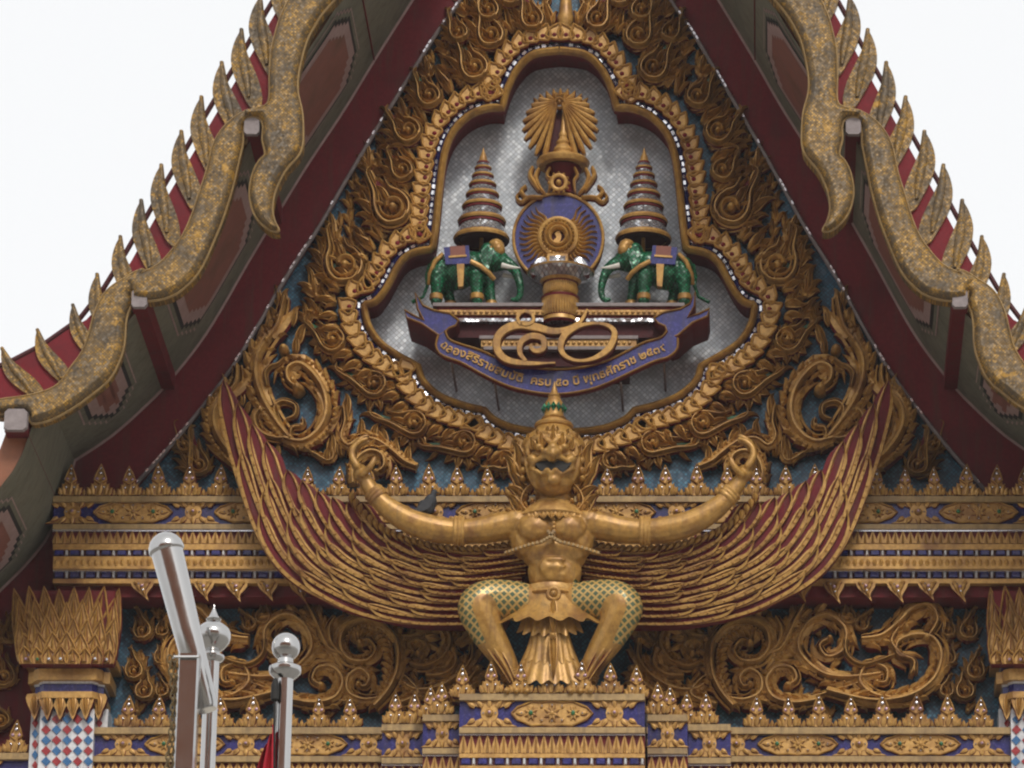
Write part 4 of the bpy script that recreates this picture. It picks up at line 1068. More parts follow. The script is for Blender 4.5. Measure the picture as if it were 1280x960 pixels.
stroke('digit_stroke', [(884, 200), (858, 256), (800, 295), (732, 305), (680, 284), (662, 246), (682, 197), (740, 162), (812, 152), (866, 166)], lambda t: 3.4+1.4*math.sin(4*math.pi*t+.6), num, closed=True, dd=-.045)

# ================================================================== FRIEZE WALL AND CORNICES
b = MB(); a = PT.P(-60, 930); c = PT.P(700, 612)
V = [Vector((a.x, .012, a.z)), Vector((-a.x, .012, a.z)), Vector((-a.x, .012, c.z)), Vector((a.x, .012, c.z))]
b.add(V, [(0, 1, 2, 3)], 'blue_mosaic'); b.build('frieze_field', temple, smooth=False)
b = MB(); box(b, -5.6, 5.6, .06, 14, Z(905), Z(600), 'dark_red'); b.build('upper_wall', temple, smooth=False)

# shared ornaments in local px coordinates (foot at the origin)
def chip(mb, x, y, r, d, mat='mirror_chip'): boss(mb, LP, x, y, r, .018, d, mat, 6, 2)
def antefix_meshes():
    b = MB()
    plate(b, LP, smooth_poly([(-11, 0), (-12.5, -6), (-11, -12), (-7, -15), (-8, -20), (-4, -28), (0, -40), (4, -28), (8, -20), (7, -15), (11, -12), (12.5, -6), (11, 0)], 2), -.05, .03, 'gold', 'maroon')
    for (x, a, L_) in ((-7, 108, 16), (7, 72, 16), (0, 90, 18), (-11, 118, 11), (11, 62, 11)):
        flame(b, LP, x, 0, a, L_, 3.8, bend=.6*(1 if a < 90 else -1), h=.045, d0=.02, n=5, sec=SEC_SMALL)
    sweep(b, LP, [Vector((0, -14)), Vector((-7, -19)), Vector((-4.5, -27)), Vector((0, -38)), Vector((4.5, -27)), Vector((7, -19)), Vector((0, -14))], lambda t: 1.7, lambda t: .03, .025, SEC_SMALL)
    m1 = b.mesh('antefix')
    b = MB()
    for (x, y, r) in ((-4, -20, 2.4), (4, -20, 2.4), (0, -27, 2.2), (0, -33, 1.4), (-5, -9, 1.5), (5, -9, 1.5)): chip(b, x, y, r, .045, 'mirror_chip' if y < -24 or abs(x) > 4.5 else 'pink_glass')
    return m1, b.mesh('glass_stone')
ANT, ANT_G = antefix_meshes()
def simple_ante():
    b = MB()
    flame(b, LP, 0, 0, 90, 9, 3, bend=0, h=.03, d0=0., n=4, sec=SEC_SMALL); flame(b, LP, -3, 0, 120, 7, 2, bend=-.3, h=.03, n=4, sec=SEC_SMALL); flame(b, LP, 3, 0, 60, 7, 2, bend=.3, h=.03, n=4, sec=SEC_SMALL)
    return b.mesh('bud')
BUD = simple_ante()
def pendant_meshes():
    b = MB()
    plate(b, LP, smooth_poly([(-11, 0), (-12, 5), (-9, 10), (-4, 15), (1, 20), (7, 27), (5, 19), (8, 13), (12, 7), (11, 0)], 2), -.04, .03, 'gold', 'maroon')
    for (x, y, a, L_) in ((-6, 1, -70, 15), (6, 1, -100, 15), (0, 6, -72, 17), (-9, 0, -40, 8), (9, 0, -140, 8)):
        flame(b, LP, x, y, a, L_, 3.4, bend=-.5, h=.04, d0=.02, n=5, sec=SEC_SMALL)
    m1 = b.mesh('pendant'); b = MB(); chip(b, 0, 7, 2.4, .05, 'pink_glass'); chip(b, 1, 13, 1.6, .05); chip(b, -4, 4, 1.3, .05)
    return m1, b.mesh('glass_stone')
PEN, PEN_G = pendant_meshes()
def leaf_mesh():
    b = MB(); plate(b, LP, smooth_poly([(-4.4, 0), (-4.2, -5), (-2.4, -9), (0, -13.5), (2.4, -9), (4.2, -5), (4.4, 0)], 2), -.02, .02, 'gold', 'maroon'); sweep(b, LP, [Vector((0, 0)), Vector((0, -6)), Vector((0, -12))], lambda t: 1.6*(1-t)+.3, lambda t: .018, .018, SEC_SMALL, 'gold_bright'); return b.mesh('leaf')
LEAF = leaf_mesh()
def tile_mesh(w_, h_, mat):
    b = MB(); a = w_/2*S0; z = h_*S0; e = .008
    V = [Vector((-a, 0, 0)), Vector((a, 0, 0)), Vector((a, 0, z)), Vector((-a, 0, z)), Vector((-a+e, -.02, e)), Vector((a-e, -.02, e)), Vector((a-e, -.02, z-e)), Vector((-a+e, -.02, z-e))]
    b.add(V, [(0, 1, 5, 4), (1, 2, 6, 5), (2, 3, 7, 6), (3, 0, 4, 7), (4, 5, 6, 7)], mat); return b.mesh('tile', smooth=False)
TILE_B, TILE_W = tile_mesh(11.5, 7.5, 'royal_blue'), tile_mesh(3.6, 7.5, 'white_glaze')
def lozenge_meshes():
    b = MB()
    o_ = [(-48, 0), (-41, -6), (-33, -8.5), (-24, -12), (-12, -11.2), (0, -12.6), (12, -11.2), (24, -12), (33, -8.5), (41, -6), (48, 0)]
    o_ = o_+[(-x, -y) for x, y in o_[1:-1]]
    plate(b, LP, o_, -.01, .018, 'gold', 'maroon')
    sweep(b, LP, [Vector(p) for p in o_]+[Vector(o_[0])], lambda t: 1.5, lambda t: .022, .012, SEC_SMALL, 'gold_bright', 'maroon')
    for x, L_ in ((-25, 8.5), (0, 10.5), (25, 8.5)):
        for q in range(8): flame(b, LP, x, 0, 45*q+22, L_, 2.4, bend=.15, h=.026, d0=.014, n=4, sec=SEC_SMALL)
        boss(b, LP, x, 0, 3., .03, .022, 'gold_bright', 8, 2)
    for x in (-39, 39): flame(b, LP, x*.86, 0, 0 if x > 0 else 180, 10, 3, bend=0, h=.026, d0=.014, n=4, sec=SEC_SMALL)
    for x in (-12.5, 12.5):
        for y in (-6.5, 6.5): boss(b, LP, x, y, 2.2, .02, .016, 'gold_bright', 6, 2)
    m1 = b.mesh('lozenge'); b = MB()
    for x in (-25, 25): chip(b, x, 0, 2.8, .045, 'green_paint')
    for x, y in ((-12, -7), (12, -7), (-12, 7), (12, 7), (-36, 0), (36, 0), (0, -8), (0, 8)): chip(b, x, y, 1.3, .03)
    g_ = b.mesh('glass_stone')
    b = MB()
    for s in (-1, 1):
        plate(b, LP, [(-27, s*12.6), (27, s*12.6), (18, s*9), (9, s*5), (0, s*.5), (-9, s*5), (-18, s*9)], -.01, .02, 'gold', 'maroon')
        for (x, a, L_) in ((0, 90, 10), (-8, 128, 10), (8, 52, 10), (-16, 150, 9), (16, 30, 9)):
            flame(b, LP, x*.9, s*6, a if s < 0 else -a, L_, 3, bend=.2, h=.03, d0=.015, n=4, sec=SEC_SMALL)
    plate(b, LP, circ((0, 0), 8.5, 14), -.01, .026, 'gold', 'maroon'); boss(b, LP, 0, 0, 4.2, .035, .026, 'gold_bright', 8, 3)
    m2 = b.mesh('floret'); b = MB(); chip(b, 0, 0, 1.8, .06, 'pink_glass'); chip(b, -6, 0, 1.2, .03); chip(b, 6, 0, 1.2, .03); 
    return m1, g_, m2, b.mesh('glass_stone')
LOZ, LOZ_G, FLO, FLO_G = lozenge_meshes()
def put(name, me, pt, parent, sx_=1., sz_=1., sub=None, rot=0.):
    m4 = Matrix.Translation(pt) @ Matrix.Rotation(rot, 4, 'Y') @ Matrix.Diagonal((sx_, 1, sz_, 1))
    o = link(name, me, parent, mat4=m4)
    if sub:
        c = bpy.data.objects.new('glass_stone', sub); COL.objects.link(c); c.parent = o; c['kind'] = 'stuff'
    return o
def entab(parent, Y, u0, u1, rows, back, px_step=True, mirror_ext=False, rnd=0):
    """a stack of mouldings; rows = (kind, v_top, v_bottom, projection); u-range traced at the front plane"""
    for kind, v0, v1, pr in rows:
        pl = Pl(Y-pr)
        A = pl.P(u0, v1); B = pl.P(u1, v0)
        if mirror_ext: B.x = -A.x
        ww = (B.x-A.x)
        mat = {'ledge': 'gold_pale', 'loz': 'royal_blue', 'leafrow': 'maroon', 'tiles': 'dark_red', 'white': 'mirror_chip', 'gold': 'gold', 'red': 'maroon', 'bead': 'gold'}[kind]
        nm = {'ledge': 'ledge', 'loz': 'lozenge_band', 'leafrow': 'leaf_band', 'tiles': 'tile_band', 'white': 'mirror_line', 'gold': 'moulding', 'red': 'fillet', 'bead': 'beaded_moulding'}[kind]
        b = MB(); box(b, A.x, B.x, Y-pr, back, A.z, B.z, mat); o = b.build(nm, parent, smooth=False)
        if kind == 'loz':
            hz = B.z-A.z; per = 148*S0; n = max(1, round(ww/per)); zc_ = (A.z+B.z)/2; k = hz/(26*S0)
            cxm = (A.x+B.x)/2
            if ww > 1.2:
                m = int(ww/2/per)+1
                for i in range(-m, m+1):
                    x = cxm+i*per+ (0 if rnd == 0 else per/2)
                    if A.x+.34 < x < B.x-.34: put('lozenge', LOZ, Vector((x, Y-pr, zc_)), o, 1, k, LOZ_G)
                    x2 = x+per/2
                    if A.x+.15 < x2 < B.x-.15: put('floret', FLO, Vector((x2, Y-pr, zc_)), o, 1.22, k*1.02, FLO_G)
            else:
                put('floret', FLO, Vector((cxm, Y-pr, zc_)), o, min(1, ww/.38), k, FLO_G)
        elif kind == 'leafrow':
            n = int(ww/(9.2*S0))
            for i in range(n): put('leaf', LEAF, Vector((A.x+(i+.5)*ww/n, Y-pr, A.z)), o, 1, (B.z-A.z)/(13.8*S0))
        elif kind == 'tiles':
            n = int(ww/(19.*S0)); kz = (B.z-A.z)/(8.2*S0)
            for i in range(n):
                x = A.x+(i+.5)*ww/n
                put('tile', TILE_B, Vector((x-2.2*S0, Y-pr-.001, A.z+.003)), o, 1, kz)
                put('tile', TILE_W, Vector((x+7.*S0, Y-pr-.001, A.z+.003)), o, 1, kz)
        elif kind == 'bead':
            n = int(ww/(8.*S0)); bm_ = MB(); r = (B.z-A.z)*.36
            for i in range(n):
                x = A.x+(i+.5)*ww/n
                V = [Vector((x, Y-pr-.028, (A.z+B.z)/2))]+[Vector((x+.026*math.cos(q*math.pi/3), Y-pr+.002, (A.z+B.z)/2+r*math.sin(q*math.pi/3))) for q in range(6)]
                bm_.add(V, [(0, 1+q, 1+(q+1) % 6)[::-1] for q in range(6)], 'gold')
            bm_.build('bead', o, kind='stuff')
def antefix_row(parent, Y, v, xs_, scale=1.0, buds=True):
    for k, x in enumerate(xs_):
        z = W(700, v, Y).z
        s = scale*rng.uniform(.92, 1.06)
        o = put('antefix', ANT, Vector((x+rng.uniform(-.012, .012), Y, z)), parent, s*rng.uniform(.94, 1.06), s, ANT_G, rng.uniform(-.05, .05))
        if buds and k+1 < len(xs_): put('bud', BUD, Vector(((x+xs_[k+1])/2, Y-.01, z)), parent)
YC = -.42
corn = thing('entablature', 'long gilded cornice with blue tile rows behind the winged statue', 'cornice', (0, YC, W(700, 728, YC).z))
UPROWS = [('ledge', 620, 627, .06), ('loz', 627, 655, .0), ('ledge', 655, 661, .05), ('white', 661, 664, .03), ('leafrow', 664, 680, .0), ('gold', 680, 687, .05), ('tiles', 687, 695.5, .02), ('bead', 695.5, 711, .10), ('white', 711, 714, .05), ('tiles', 714, 723.5, .0), ('gold', 723.5, 729, .03)]
entab(corn, YC, 66, 1334, UPROWS, .05, mirror_ext=True, rnd=1)
xa = W(87, 620, YC).x; per = 37*S0
xs_ = [xa+i*per*.99 for i in range(0, 60) if xa+i*per*.99 < -xa+.3]
antefix_row(corn, YC-.02, 620, xs_)
b = MB(); A = Pl(YC).P(70, 731); box(b, A.x, -A.x, YC+.06, .0, A.z-.10, A.z+.012, 'maroon'); b.build('soffit_band', corn, smooth=False)
xp = W(178, 728, YC).x
for i in range(0, 60):
    x = xp+i*38.3*S0
    if x < -xp+.1: put('pendant', PEN, Vector((x+rng.uniform(-.01, .01), YC-.0, W(700, 728, YC).z)), corn, rng.uniform(.92, 1.06), rng.uniform(.9, 1.08), PEN_G, rng.uniform(-.06, .06))

YL = -.32
low = thing('entablature', 'lower gilded cornice with lozenge band and bud row beneath the scroll frieze', 'cornice', (0, YL, W(700, 1000, YL).z))
LOWROWS = [('ledge', 909, 917, .06), ('loz', 917, 945, .0), ('ledge', 945, 952, .05), ('leafrow', 952, 968, .0), ('gold', 968, 976, .05), ('tiles', 976, 985, .0), ('gold', 985, 1000, .08)]
entab(low, YL, 100, 1300, LOWROWS, .05, mirror_ext=True, rnd=0)
xa = W(158, 909, YL).x; xs_ = []
for i in range(60):
    x = xa+i*38.6*S0
    if x > W(470, 909, YL).x: break
    xs_.append(x)
antefix_row(low, YL-.02, 909, xs_, 1.02); antefix_row(low, YL-.02, 909, [-x for x in xs_[::-1]], 1.02)
far = thing('outer_ledge', 'short gilded ledge on the wall outside the mosaic column', 'ledge', (-4.9, -.2, W(0, 1000, -.2).z))
entab(far, -.20, -80, 44, [('ledge', 941, 949, .06), ('loz', 949, 975, 0.), ('ledge', 975, 983, .05)], .04)
antefix_row(far, -.22, 941, [W(20, 941, -.22).x, W(-18, 941, -.22).x])

pedst = thing('statue_pedestal', 'stepped gilded pedestal carrying the winged statue at the centre', 'pedestal', (0, -1.2, W(700, 1010, -1.2).z))
def prow(v, extra=0): return [('ledge', v, v+8, .05), ('loz', v+9, v+42, .0), ('ledge', v+42, v+49, .05), ('white', v+49, v+52, .02), ('leafrow', v+52, v+75, .0), ('gold', v+75, v+80, .04), ('tiles', v+80, v+90, .02), ('gold', v+90, v+120, .05)]
entab(pedst, -1.22, 574, 806, prow(867), .0)
for s in (0, 1):
    for (u0, u1, v, Y) in ((528, 578, 893, -1.0), (477, 530, 905, -.78)):
        if s: ax = ax_px(Y); u0, u1 = 2*ax-u1-2*(ax-690)*.0, 2*ax-u0
        entab(pedst, Y, u0, u1, prow(v), .0)
axp = ax_px(-1.24)
antefix_row(pedst, -1.24, 867, [W(u, 867, -1.24).x for u in (615, 651.5, 688, 726, 763)])
for (Y, v, us) in ((-1.02, 893, (552,)), (-.8, 905, (494, 518)), (-1.1, 872, (578,)), (-.9, 897, (538,))):
    for u in us:
        x = W(u, v, Y).x
        for xx in (x, -x): put('antefix', ANT, Vector((xx, Y, W(700, v, Y).z)), pedst, 1, 1, ANT_G)

# ================================================================== FRIEZE SCROLLS
K = lambda l: [(360+x/4.267, 740+y/4.267) for x, y in l]
Z2 = lambda l: [(1400-(820+x/2.4), 560+y/2.4) for x, y in l]
for mir in (False, True):
    x0_ = PT.P(370, 890)
    fz = thing('scroll_frieze', 'gilded scroll carving with serpent head on blue glass ' + ('on the side away from the flagpoles' if mir else 'behind the flagpoles'), 'carving', (-x0_.x if mir else x0_.x, 0, x0_.z), 'frieze carvings')
    k = dict(parent=fz, mir=mir)
    scroll('great_scroll', PT, K([(470, 640), (540, 560), (590, 450), (590, 310), (520, 215), (410, 180), (315, 225), (290, 320), (340, 395), (430, 400), (475, 345), (440, 290), (395, 305)]), 11, h=.2, d0=.05, out_side=1, nfl=20, L=17, fw=6.5, end=6, t0=.08, t1=.62, lean=75, **k)
    scroll('curl', PT, K([(30, 600), (150, 615), (260, 585), (300, 500), (250, 430), (170, 430), (140, 490), (185, 525)]), 10, h=.16, d0=.04, out_side=1, nfl=12, L=20, fw=6.5, end=6, **k)
    scroll('curl', PT, K([(500, 590), (410, 600), (330, 560), (330, 480), (390, 440), (440, 480), (420, 530), (385, 520)]), 9, h=.16, d0=.05, out_side=1, nfl=9, L=18, fw=6.1, end=5, **k)
    scroll('curl', PT, K([(350, 390), (300, 360), (230, 330), (190, 260), (160, 190), (110, 90)]), 9, h=.15, d0=.05, out_side=1, nfl=9, L=23, fw=7.2, **k)
    scroll('curl', PT, K([(300, 370), (240, 300), (230, 220), (260, 160)]), 9, h=.16, d0=.05, out_side=-1, nfl=6, L=24, fw=7.2, **k)
    for pts, sd in (([(600, 490), (680, 540), (800, 530), (920, 460), (985, 370), (985, 280)], -1), ([(640, 390), (720, 420), (820, 380), (870, 300), (850, 220), (800, 190)], 1), ([(620, 260), (700, 250), (760, 200), (740, 150)], -1), ([(740, 470), (840, 460), (900, 400), (890, 330)], 1), ([(900, 300), (950, 250), (990, 190), (960, 130)], -1), ([(680, 350), (650, 310), (690, 280), (740, 310), (700, 350)], 1), ([(560, 620), (640, 600), (700, 560), (640, 480), (600, 470)], 1), ([(820, 560), (880, 560), (960, 500), (1020, 430)], -1)):
        scroll('curl', PT, K(pts), 8, h=.15, d0=.03, out_side=sd, nfl=8, L=20, fw=6.1, end=5, **k)
    for (x, y, a, L_) in ((150, 210, 120, 34), (120, 340, 95, 28), (160, 150, 100, 30), (330, 130, 92, 18), (430, 110, 80, 16), (560, 150, 70, 20), (880, 250, 70, 26), (960, 560, 60, 22), (400, 300, 100, 22), (390, 500, 95, 20), (90, 420, 120, 22)):
        b = MB(); u, v = K([(x, y)])[0]
        for da, q in ((0, 1), (32, .7), (-32, .7)): flame(b, PT, u, v, a+da, L_*q, L_*.2, bend=.8*(1 if da <= 0 else -1), h=.12, d0=.03, n=7)
        b.build('flame_tuft', fz, mir)
    scroll('curl', PT, Z2([(700, 690), (600, 700), (520, 685), (455, 620), (470, 550), (530, 515), (590, 555), (585, 620), (540, 640), (515, 605), (545, 585)]), 10, h=.16, d0=.03, out_side=-1, nfl=12, L=21, fw=6.5, end=5, **k)
    scroll('curl', PT, Z2([(780, 765), (690, 755), (640, 715), (660, 665), (715, 675), (718, 715), (690, 718)]), 9, h=.16, d0=.04, out_side=-1, nfl=7, L=17, fw=5.8, end=5, **k)
    scroll('stem', PT, Z2([(330, 770), (450, 765), (560, 740), (680, 700), (720, 690)]), 5, h=.12, d0=.03, out_side=-1, nfl=6, L=11, fw=3.6, **k)
    scroll('serpent_neck', PT, Z2([(540, 745), (680, 775), (790, 760), (860, 710), (880, 640), (855, 590), (800, 580), (750, 600), (750, 640), (795, 655), (800, 690)]), 10, h=.2, d0=.05, out_side=-1, nfl=13, L=21, fw=6.5, t1=.6, **k)
    scroll('serpent_crest', PT, Z2([(640, 590), (700, 580), (750, 540), (790, 500), (840, 490), (865, 535), (835, 590)]), 10, h=.18, d0=.06, out_side=1, nfl=11, L=27, fw=7.2, end=6, **k)
    scroll('serpent_horn', PT, Z2([(592, 590), (600, 640), (650, 668), (740, 640)]), 4.5, h=.15, d0=.10, gold='gold_bright', **k)
    scroll('serpent_jaw', PT, Z2([(750, 560), (730, 600), (760, 640), (800, 660), (790, 700)]), 6, h=.2, d0=.06, gold='gold', **k)
    for (x, y, a, s, r) in ((900, 640, 90, 32, 11), (960, 560, 80, 36, 12), (985, 680, 85, 34, 12), (955, 740, 100, 30, 12), (900, 560, 95, 30, 9), (600, 520, 100, 30, 10), (470, 520, 95, 26, 8), (640, 540, 60, 26, 9), (900, 740, 80, 26, 9)):
        u, v = Z2([(x, y)])[0]; kranok('flame_scroll', PT, (u, v), s*.8, 180-a, r, fz, -1, .03, .13, mir, 'maroon', 6)
    b = MB(); boss(b, PT, *Z2([(775, 560)])[0], 5, .12, .16, 'gold_bright'); b.build('serpent_eye', fz, mir)
    for k_ in range(46):
        u, v = rng.uniform(165, 600), rng.uniform(768, 900)
        if u > 520 and v < 775: continue
        b = MB(); a = rng.choice((90, 70, 115, 140, 45, 95))+rng.uniform(-15, 15); L_ = rng.uniform(17, 28)
        for da, q in ((0, 1), (34, .7), (-34, .7)): flame(b, PT, u, v, a+da, L_*q, L_*.18, bend=.8*(1 if da <= 0 else -1), h=.07, d0=-.005, n=6, sec=SEC_FLAME if da == 0 else SEC_SMALL)
        boss(b, PT, u, v, L_*.16, .07, .0, 'gold', 8, 3)
        b.build('flame_tuft', fz, mir)
    # outside the column
    for (x, y, a, s, r) in ((8, 850, 100, 40, 15), (14, 800, 80, 34, 10), (4, 905, 120, 32, 12), (-25, 870, 90, 40, 14)):
        kranok('flame_scroll', PT, (x, y), s, a, r, fz, 1, .07, .1, mir, 'maroon', 6)

# ================================================================== COLUMNS
YCo = -.42
PCo = Pl(YCo)
for mir in (False, True):
    c0 = PCo.P(84, 900); sx, sz = PCo.sx, PCo.sz
    col = thing('tiled_pier', 'lotus-capital column with red and blue diamond tiles ' + ('on the side away from the flagpoles' if mir else 'beside the flagpoles'), 'column', (-c0.x if mir else c0.x, YCo, 0), 'columns')
    X = c0.x
    def cb(nm, hw, v0, v1, d, mat, par=col, back=.0, ch=.3):
        """chamfered square block"""
        z1, z0 = PCo.P(84, v0).z, PCo.P(84, v1).z; w_ = hw*sx; c = w_*ch; yf = YCo-d
        xy = [(-w_+c, yf), (w_-c, yf), (w_-c*.55, yf+c*.5), (w_-c*.5, yf+c), (w_, yf+c*1.2), (w_, back), (-w_, back), (-w_, yf+c*1.2), (-w_+c*.5, yf+c), (-w_+c*.55, yf+c*.5)]
        V = [Vector((X+x, y, z)) for z in (z0, z1) for x, y in xy]; n = len(xy)
        b = MB(); b.add(V, [(i, (i+1) % n, n+(i+1) % n, n+i) for i in range(n)]+[tuple(range(n-1, -1, -1)), tuple(range(n, 2*n))], mat); return b.build(nm, par, mir, smooth=False)
    z0 = PCo.P(84, 880).z
    b = MB(); box(b, X-33*sx, X+33*sx, YCo, .04, 0, z0, 'white_glaze'); sh = b.build('shaft', col, mir, smooth=False)
    b = MB(); box(b, X-47*sx, X+47*sx, YCo+.13, .045, 0, z0-.01, 'white_glaze'); b.build('shaft_core', col, mir, smooth=False)
    for r in range(0, 13):
        for q in range(-2, 3):
            u = 84+q*13.2+(0); v = 886+r*13.2*1.0
            if abs(q*13.2) > 28 : continue
            mt = 'red_glaze' if (r+q) % 2 == 0 else 'blue_glaze'
            b = MB(); h_ = 6.0
            plate(b, PCo, [(u-h_, v), (u, v+h_), (u+h_, v), (u, v-h_)], .0, .012, mt); b.build('diamond_tile', sh, mir, smooth=False)
        for sd_ in (-1, 1):
            for off in (0,):
                u = 84+sd_*40; v = 886+r*13.2; b = MB(); pl = Pl(YCo+.13); plate(b, pl, [(u-4, v+5), (u, v+11), (u+4, v+5), (u, v-1)], 0, .01, 'red_glaze' if r % 2 else 'blue_glaze'); b.build('diamond_tile', sh, mir, smooth=False)
    for (nm, hw, v0, v1, d, mat) in (('collar', 44, 868, 876, .10, 'gold'), ('blue_ring', 42, 857, 868, .07, 'royal_blue'), ('white_ring', 43, 855, 857.5, .09, 'white_glaze'), ('gold_ring', 50, 841, 855, .14, 'gold'), ('blue_ring', 43, 833, 841, .08, 'royal_blue'), ('white_ring', 45, 830, 833, .10, 'white_glaze'), ('lotus_base', 56, 822, 830, .18, 'gold')):
        cb(nm, hw, v0, v1, d, mat)
    # hanging leaf collar
    for i, u in enumerate((60, 76, 92, 108, 44, 124)):
        b = MB(); pl = Pl(YCo-.02 if 50 < u < 115 else YCo+.06)
        plate(b, pl, smooth_poly([(u-9, 870), (u-9.5, 880), (u-5, 890), (u, 902), (u+5, 890), (u+9.5, 880), (u+9, 870)], 2), -.02, .06, 'gold', 'maroon')
        flame(b, pl, u, 872, -90, 26, 5, bend=.1, h=.05, d0=.05, n=6); b.build('hanging_leaf', col, mir)
    # flaring lotus petals
    core = MB(); zt, zb = PCo.P(84, 740).z, PCo.P(84, 824).z
    V = []
    for z, hw, yf in ((zb, 44, YCo-.02), (zt, 52, YCo-.04)):
        V += [Vector((X-hw*sx, yf, z)), Vector((X+hw*sx, yf, z)), Vector((X+hw*sx, -.0, z)), Vector((X-hw*sx, 0, z))]
    core.add(V, [(0, 1, 5, 4), (1, 2, 6, 5), (3, 0, 4, 7), (4, 5, 6, 7), (3, 2, 1, 0)], 'maroon'); core.build('capital_core', col, mir, smooth=False)
    for row, (n, vb, vt, spb, spt, wd, dd) in enumerate(((8, 815, 736, 52, 66, 12, .06), (7, 822, 752, 48, 60, 12.5, .11), (8, 828, 774, 50, 60, 11.5, .16), (7, 830, 792, 46, 54, 11.5, .21), (8, 831, 812, 50, 54, 9, .26))):
        for i in range(n):
            t = -1+2*i/(n-1); u0 = 84+t*spb; u1 = 84+t*spt; vt_ = vt+rng.uniform(-3, 3); w_ = wd*rng.uniform(.93, 1.05)
            pl = Pl(YCo-dd+.12*abs(t)**2)
            def ctr_(q): return u0+(u1-u0)*q**1.6, vb+(vt_-vb)*q
            L_o = []; R_o = []
            for q, s in ((0, .85), (.2, 1.), (.42, 1.), (.6, .78), (.75, .5), (.88, .26)):
                cu, cv = ctr_(q); L_o.append((cu-w_*s, cv)); R_o.append((cu+w_*s, cv))
            outl_ = L_o+[ctr_(1.0)]+R_o[::-1]
            b = MB(); plate(b, pl, outl_, -.10, .03, 'gold', 'maroon')
            sweep(b, pl, [Vector(p) for p in outl_], lambda q: 2.0, lambda q: .035, .02, SEC_SMALL, 'gold', 'maroon')
            mid_ = [Vector(ctr_(q)) for q in (.12, .3, .5, .7, .86)]
            sweep(b, pl, mid_, lambda q: w_*.42*(1-q)**.6+.4, lambda q: .05, .022, SEC_SMALL, 'gold_bright', 'maroon')
            cu, cv = ctr_(.22)
            if rng.random() < .7: boss(b, pl, cu, cv, 2.4, .03, .06, rng.choice(('mirror_chip', 'mirror_chip', 'green_paint', 'pink_glass')), 6, 2)
            b.build('petal', col, mir)

# ================================================================== WINGED STATUE (garuda)
YG = -1.0; AXG = 691
PG = Pl(YG, AXG)
gar = thing('winged_statue', 'large gilded bird-man statue with spread wings and raised hands at the centre', 'statue', (0, YG, W(700, 867, -1.22).z))
GS = PG.sx
def N(u, v, d, r): return (PG.P(u, v, d), r*GS)
def hd(u, v):
    q = 1-((u-AXG)/39)**2-((v-585)/44)**2
    return .12+.29*math.sqrt(max(0, q))
def both(l):
    o = []
    for c, r, rot in l:
        o.append((c, r, rot))
        if c == 'T':
            o.append(('T', [Vector((-p.x, p.y, p.z)) for p in r], rot)); continue
        o.append((Vector((-c.x, c.y, c.z)), r, rot.inverted() if rot else None))
    return o
P_ = [ell(PG, 691, 664, .02, 50, .24, 28), ell(PG, 691, 690, .02, 43, .21, 30), ell(PG, 691, 716, .02, 35, .19, 30), ell(PG, 691, 722, .07, 24, .15, 20), ell(PG, 691, 750, .02, 38, .20, 18)]
P_ += limb([N(691, 652, .0, 26), N(691, 612, .04, 24)])
P_ += [ell(PG, 691, 585, .12, 39, .29, 44), ell(PG, 691, 612, .20, 25, .20, 18)]
P_ += [ell(PG, 691, 708+9*i, .205-.012*i*i+.012*i, 15, .03, 3.6) for i in range(0, 3)]
half_ = [ell(PG, 668, 668, .17, 24, .13, 19), ell(PG, 643, 657, .03, 25, .18, 20), ell(PG, 655, 678, .04, 20, .17, 24), ell(PG, 681, 716, .18, 9, .05, 11)]
# arm: shoulder - elbow - forearm sweeping up to the wrist
half_ += limb([N(650, 655, .04, 19), N(622, 661, .06, 18.5), N(598, 666, .07, 17), N(572, 668, .08, 16), N(545, 666, .09, 17), N(515, 658, .10, 16.2), N(488, 643, .11, 14), N(468, 625, .12, 11), N(456, 607, .12, 9.5)])
# hand: palm bent back, four fingers curling up and over, thumb
half_ += [ell(PG, 449, 597, .13, 9, .08, 11, 30)]
for k in range(4):
    dd = .04+.055*k; ln = (1, 1.12, 1.06, .9)[k]
    half_ += limb([N(446, 592, dd, 5.2), N(440, 592-13*ln, dd, 4.6), N(441, 592-25*ln, dd, 4.1), N(449, 592-34*ln, dd, 3.5), N(458, 592-38*ln, dd, 2.7)], .45)
half_ += limb([N(453, 602, .20, 5), N(463, 594, .24, 4.4), N(468, 584, .24, 3.4)], .45)
# leg: thigh out to the knee, shin back in to the clawed foot
half_ += limb([N(668, 758, .06, 22), N(640, 756, .12, 25), N(612, 758, .18, 26), N(597, 766, .22, 25), N(599, 780, .22, 23.5), N(611, 803, .18, 20), N(628, 830, .14, 15.5), N(640, 856, .12, 11), N(645, 870, .12, 10)])
for k in (-1, 0, 1): half_ += limb([N(645, 870, .14, 7), N(645+9*k, 873, .24, 5.5), N(645+13*k, 875, .30, 3.5)])
